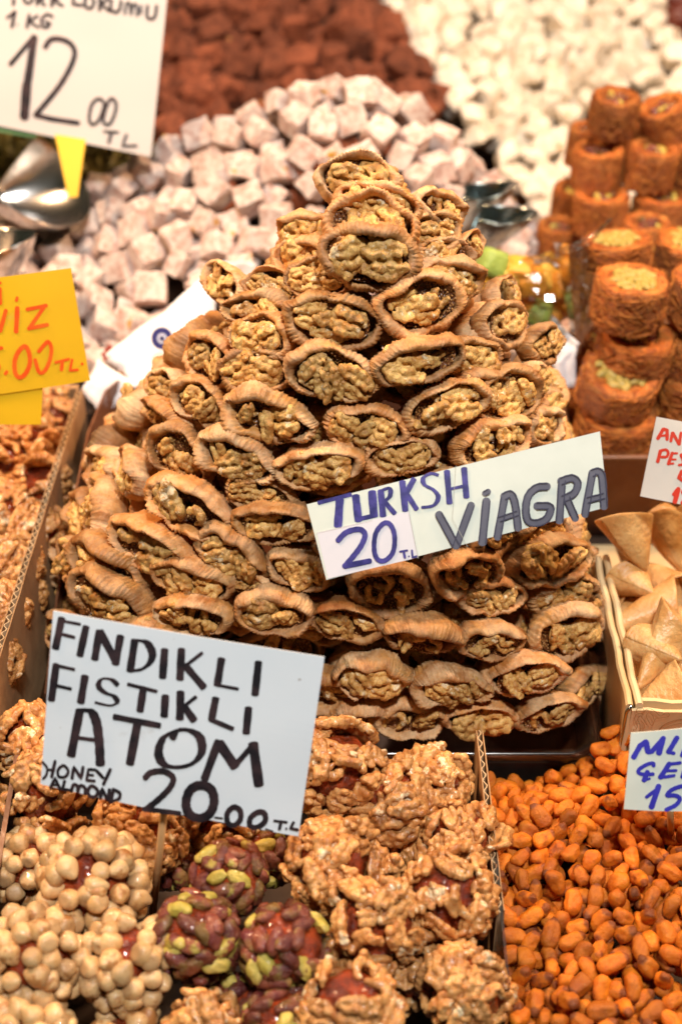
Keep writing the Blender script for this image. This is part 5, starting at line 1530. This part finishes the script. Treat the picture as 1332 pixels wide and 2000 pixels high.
root = empty('paper_corner', T(at_y(1095, 670, 1.05)), 'white paper corner sticking out right of the figs under the jelly bag', 'paper')
sheet('sheet', [at_y(1010, 575, 1.10), at_y(1035, 570, 1.10), at_y(1130, 668, 1.02), at_y(1085, 720, 1.02)], WRAP, root, .003, 10, 6, seed=3)
sheet('fold', [at_y(1085, 705, 1.018), at_y(1130, 668, 1.022), at_y(1120, 760, 1.01), at_y(1080, 760, 1.01)], WRAP, root, .003, 8, 6, seed=4)

bagc = at_y(1055, 590, 1.06)
GP = [(1010, 555, 1), (1035, 550, 0), (1060, 545, 1), (1090, 560, 0), (1025, 585, 0), (1060, 590, 0), (1085, 600, 1), (1050, 612, 2), (1070, 625, 0), (1010, 530, 0), (960, 515, 2), (985, 540, 1), (1000, 590, 3), (1110, 590, 0), (950, 545, 1)]
JM = [superell(6, 3, .1, 160 + i, m_, n_ + '_jelly') for i, (n_, m_) in enumerate(GUMS)]
for x, y, k in GP:
    p = at_y(x, y, 1.065 + rng.uniform(-.01, .01))
    tag(obj('jelly_cube', JM[k], None, T(p) @ rot_rand() @ S(.0105)), {0: 'orange', 1: 'yellow', 2: 'green', 3: 'pink'}[k] + ' sugared jelly cube inside the cellophane bag', 'jelly cube', 'jelly cubes in the cellophane bag')
nu, nv = 44, 24; v = []
for j in range(nv + 1):
    ph = math.pi * j / nv
    for i in range(nu):
        th = 2 * math.pi * i / nu; q = Vector((math.sin(ph) * math.cos(th), math.sin(ph) * math.sin(th), math.cos(ph)))
        cr = 1 + 0.22 * abs(mnoise.noise(q * 2.2)) + 0.13 * abs(mnoise.noise(q * 5 + Vector((3, 0, 0)))) - 0.1
        v.append(Vector((q.x * .054 * cr, q.y * .030 * cr, q.z * .042 * cr)))
f = [(j * nu + i, (j + 1) * nu + i, (j + 1) * nu + (i + 1) % nu, j * nu + (i + 1) % nu) for j in range(nv) for i in range(nu)]
bag = empty('cellophane_bag', T(bagc), 'crumpled clear cellophane bag of jelly cubes right of the fig pile', 'bag')
obj('pouch', mesh('pouch', v, f, [CELLO], False), bag)
# gathered pleats towards the right corner
fan = []
tip = at_y(1125, 700, 1.03) - bagc
cor = [at_y(x, y, Y) - bagc for x, y, Y in ((1080, 470, 1.06), (1110, 480, 1.03), (1135, 475, 1.06), (1150, 500, 1.03), (1165, 500, 1.06), (1175, 525, 1.03), (1178, 560, 1.05), (1172, 600, 1.03), (1160, 640, 1.05))]
v = []; nn = 7
for k, p in enumerate(cor):
    for i in range(nn): v.append(tip.lerp(p, i / (nn - 1)) + Vector((0, (0.004 if k % 2 else -.004) * i / nn, 0)))
f = [(k * nn + i, k * nn + i + 1, (k + 1) * nn + i + 1, (k + 1) * nn + i) for k in range(len(cor) - 1) for i in range(nn - 1)]
obj('pleats', mesh('pleats', v, f, [CELLO], False), bag)
g = Geo(); g.tube([at_y(1110, 490, 1.05) - bagc, at_y(1150, 470, 1.05) - bagc, at_y(1192, 428, 1.04) - bagc], [.004, .003, .001], 6); obj('twist', g.mesh('twist', [CELLO]), bag)


def scoop(name, c, axis, rad, L, mat, label, handle=None, width=1.0):
    """half-open tapered metal scoop"""
    e = empty(name, T(c) @ frame_from(axis, 0), label, 'scoop'); nu, nv = 10, 20; v = []
    for i in range(nu):
        u = i / (nu - 1); rr = rad * (0.15 + 0.85 * math.sin(min(1, u * 1.15) * math.pi / 2) ** .8)
        for j in range(nv):
            a = R(-130) + R(260) * j / (nv - 1); cut = 1 - 0.55 * u ** 3 * (abs(a) / R(130)) ** 1.5
            v.append((rr * math.sin(a) * width, -rr * math.cos(a), u * L * cut))
    f = [(i * nv + j, i * nv + j + 1, (i + 1) * nv + j + 1, (i + 1) * nv + j) for i in range(nu - 1) for j in range(nv - 1)]
    me = smooth_all(modded(mesh('bowl', v, f, [mat]), [('SOLIDIFY', dict(thickness=.0009)), ('SUBSURF', dict(levels=1))])); obj('bowl', me, e)
    if handle:
        g = Geo(); g.tube([(0, 0, .006), (0, .004, -.02), (0, 0, -.06), (0, 0, -.10)], [.006, .007, .008, .009], 12); obj('handle', g.mesh('handle', [mat]), e)
    return e


scoop('steel_scoop', at_y(-10, 385, 1.26), (0.75, -0.35, 0.45), .052, .085, STEEL, 'large round steel scoop under the big white sign', True)
scoop('steel_scoop', at_y(-25, 570, 1.13), (0.33, -0.2, 0.9), .030, .085, STEEL, 'narrow shiny steel scoop at the left edge above the yellow sign', True)
scoop('steel_scoop', at_y(905, 500, 1.16), (0.65, -.1, .9), .024, .075, STEELD, 'dark pointed steel scoop stuck behind the right side of the fig pile', False, .8)
scoop('steel_scoop', at_y(885, 460, 1.20), (0.45, -.05, .8), .022, .075, STEELD, 'second dark steel scoop, behind the pointed one', False, .8)
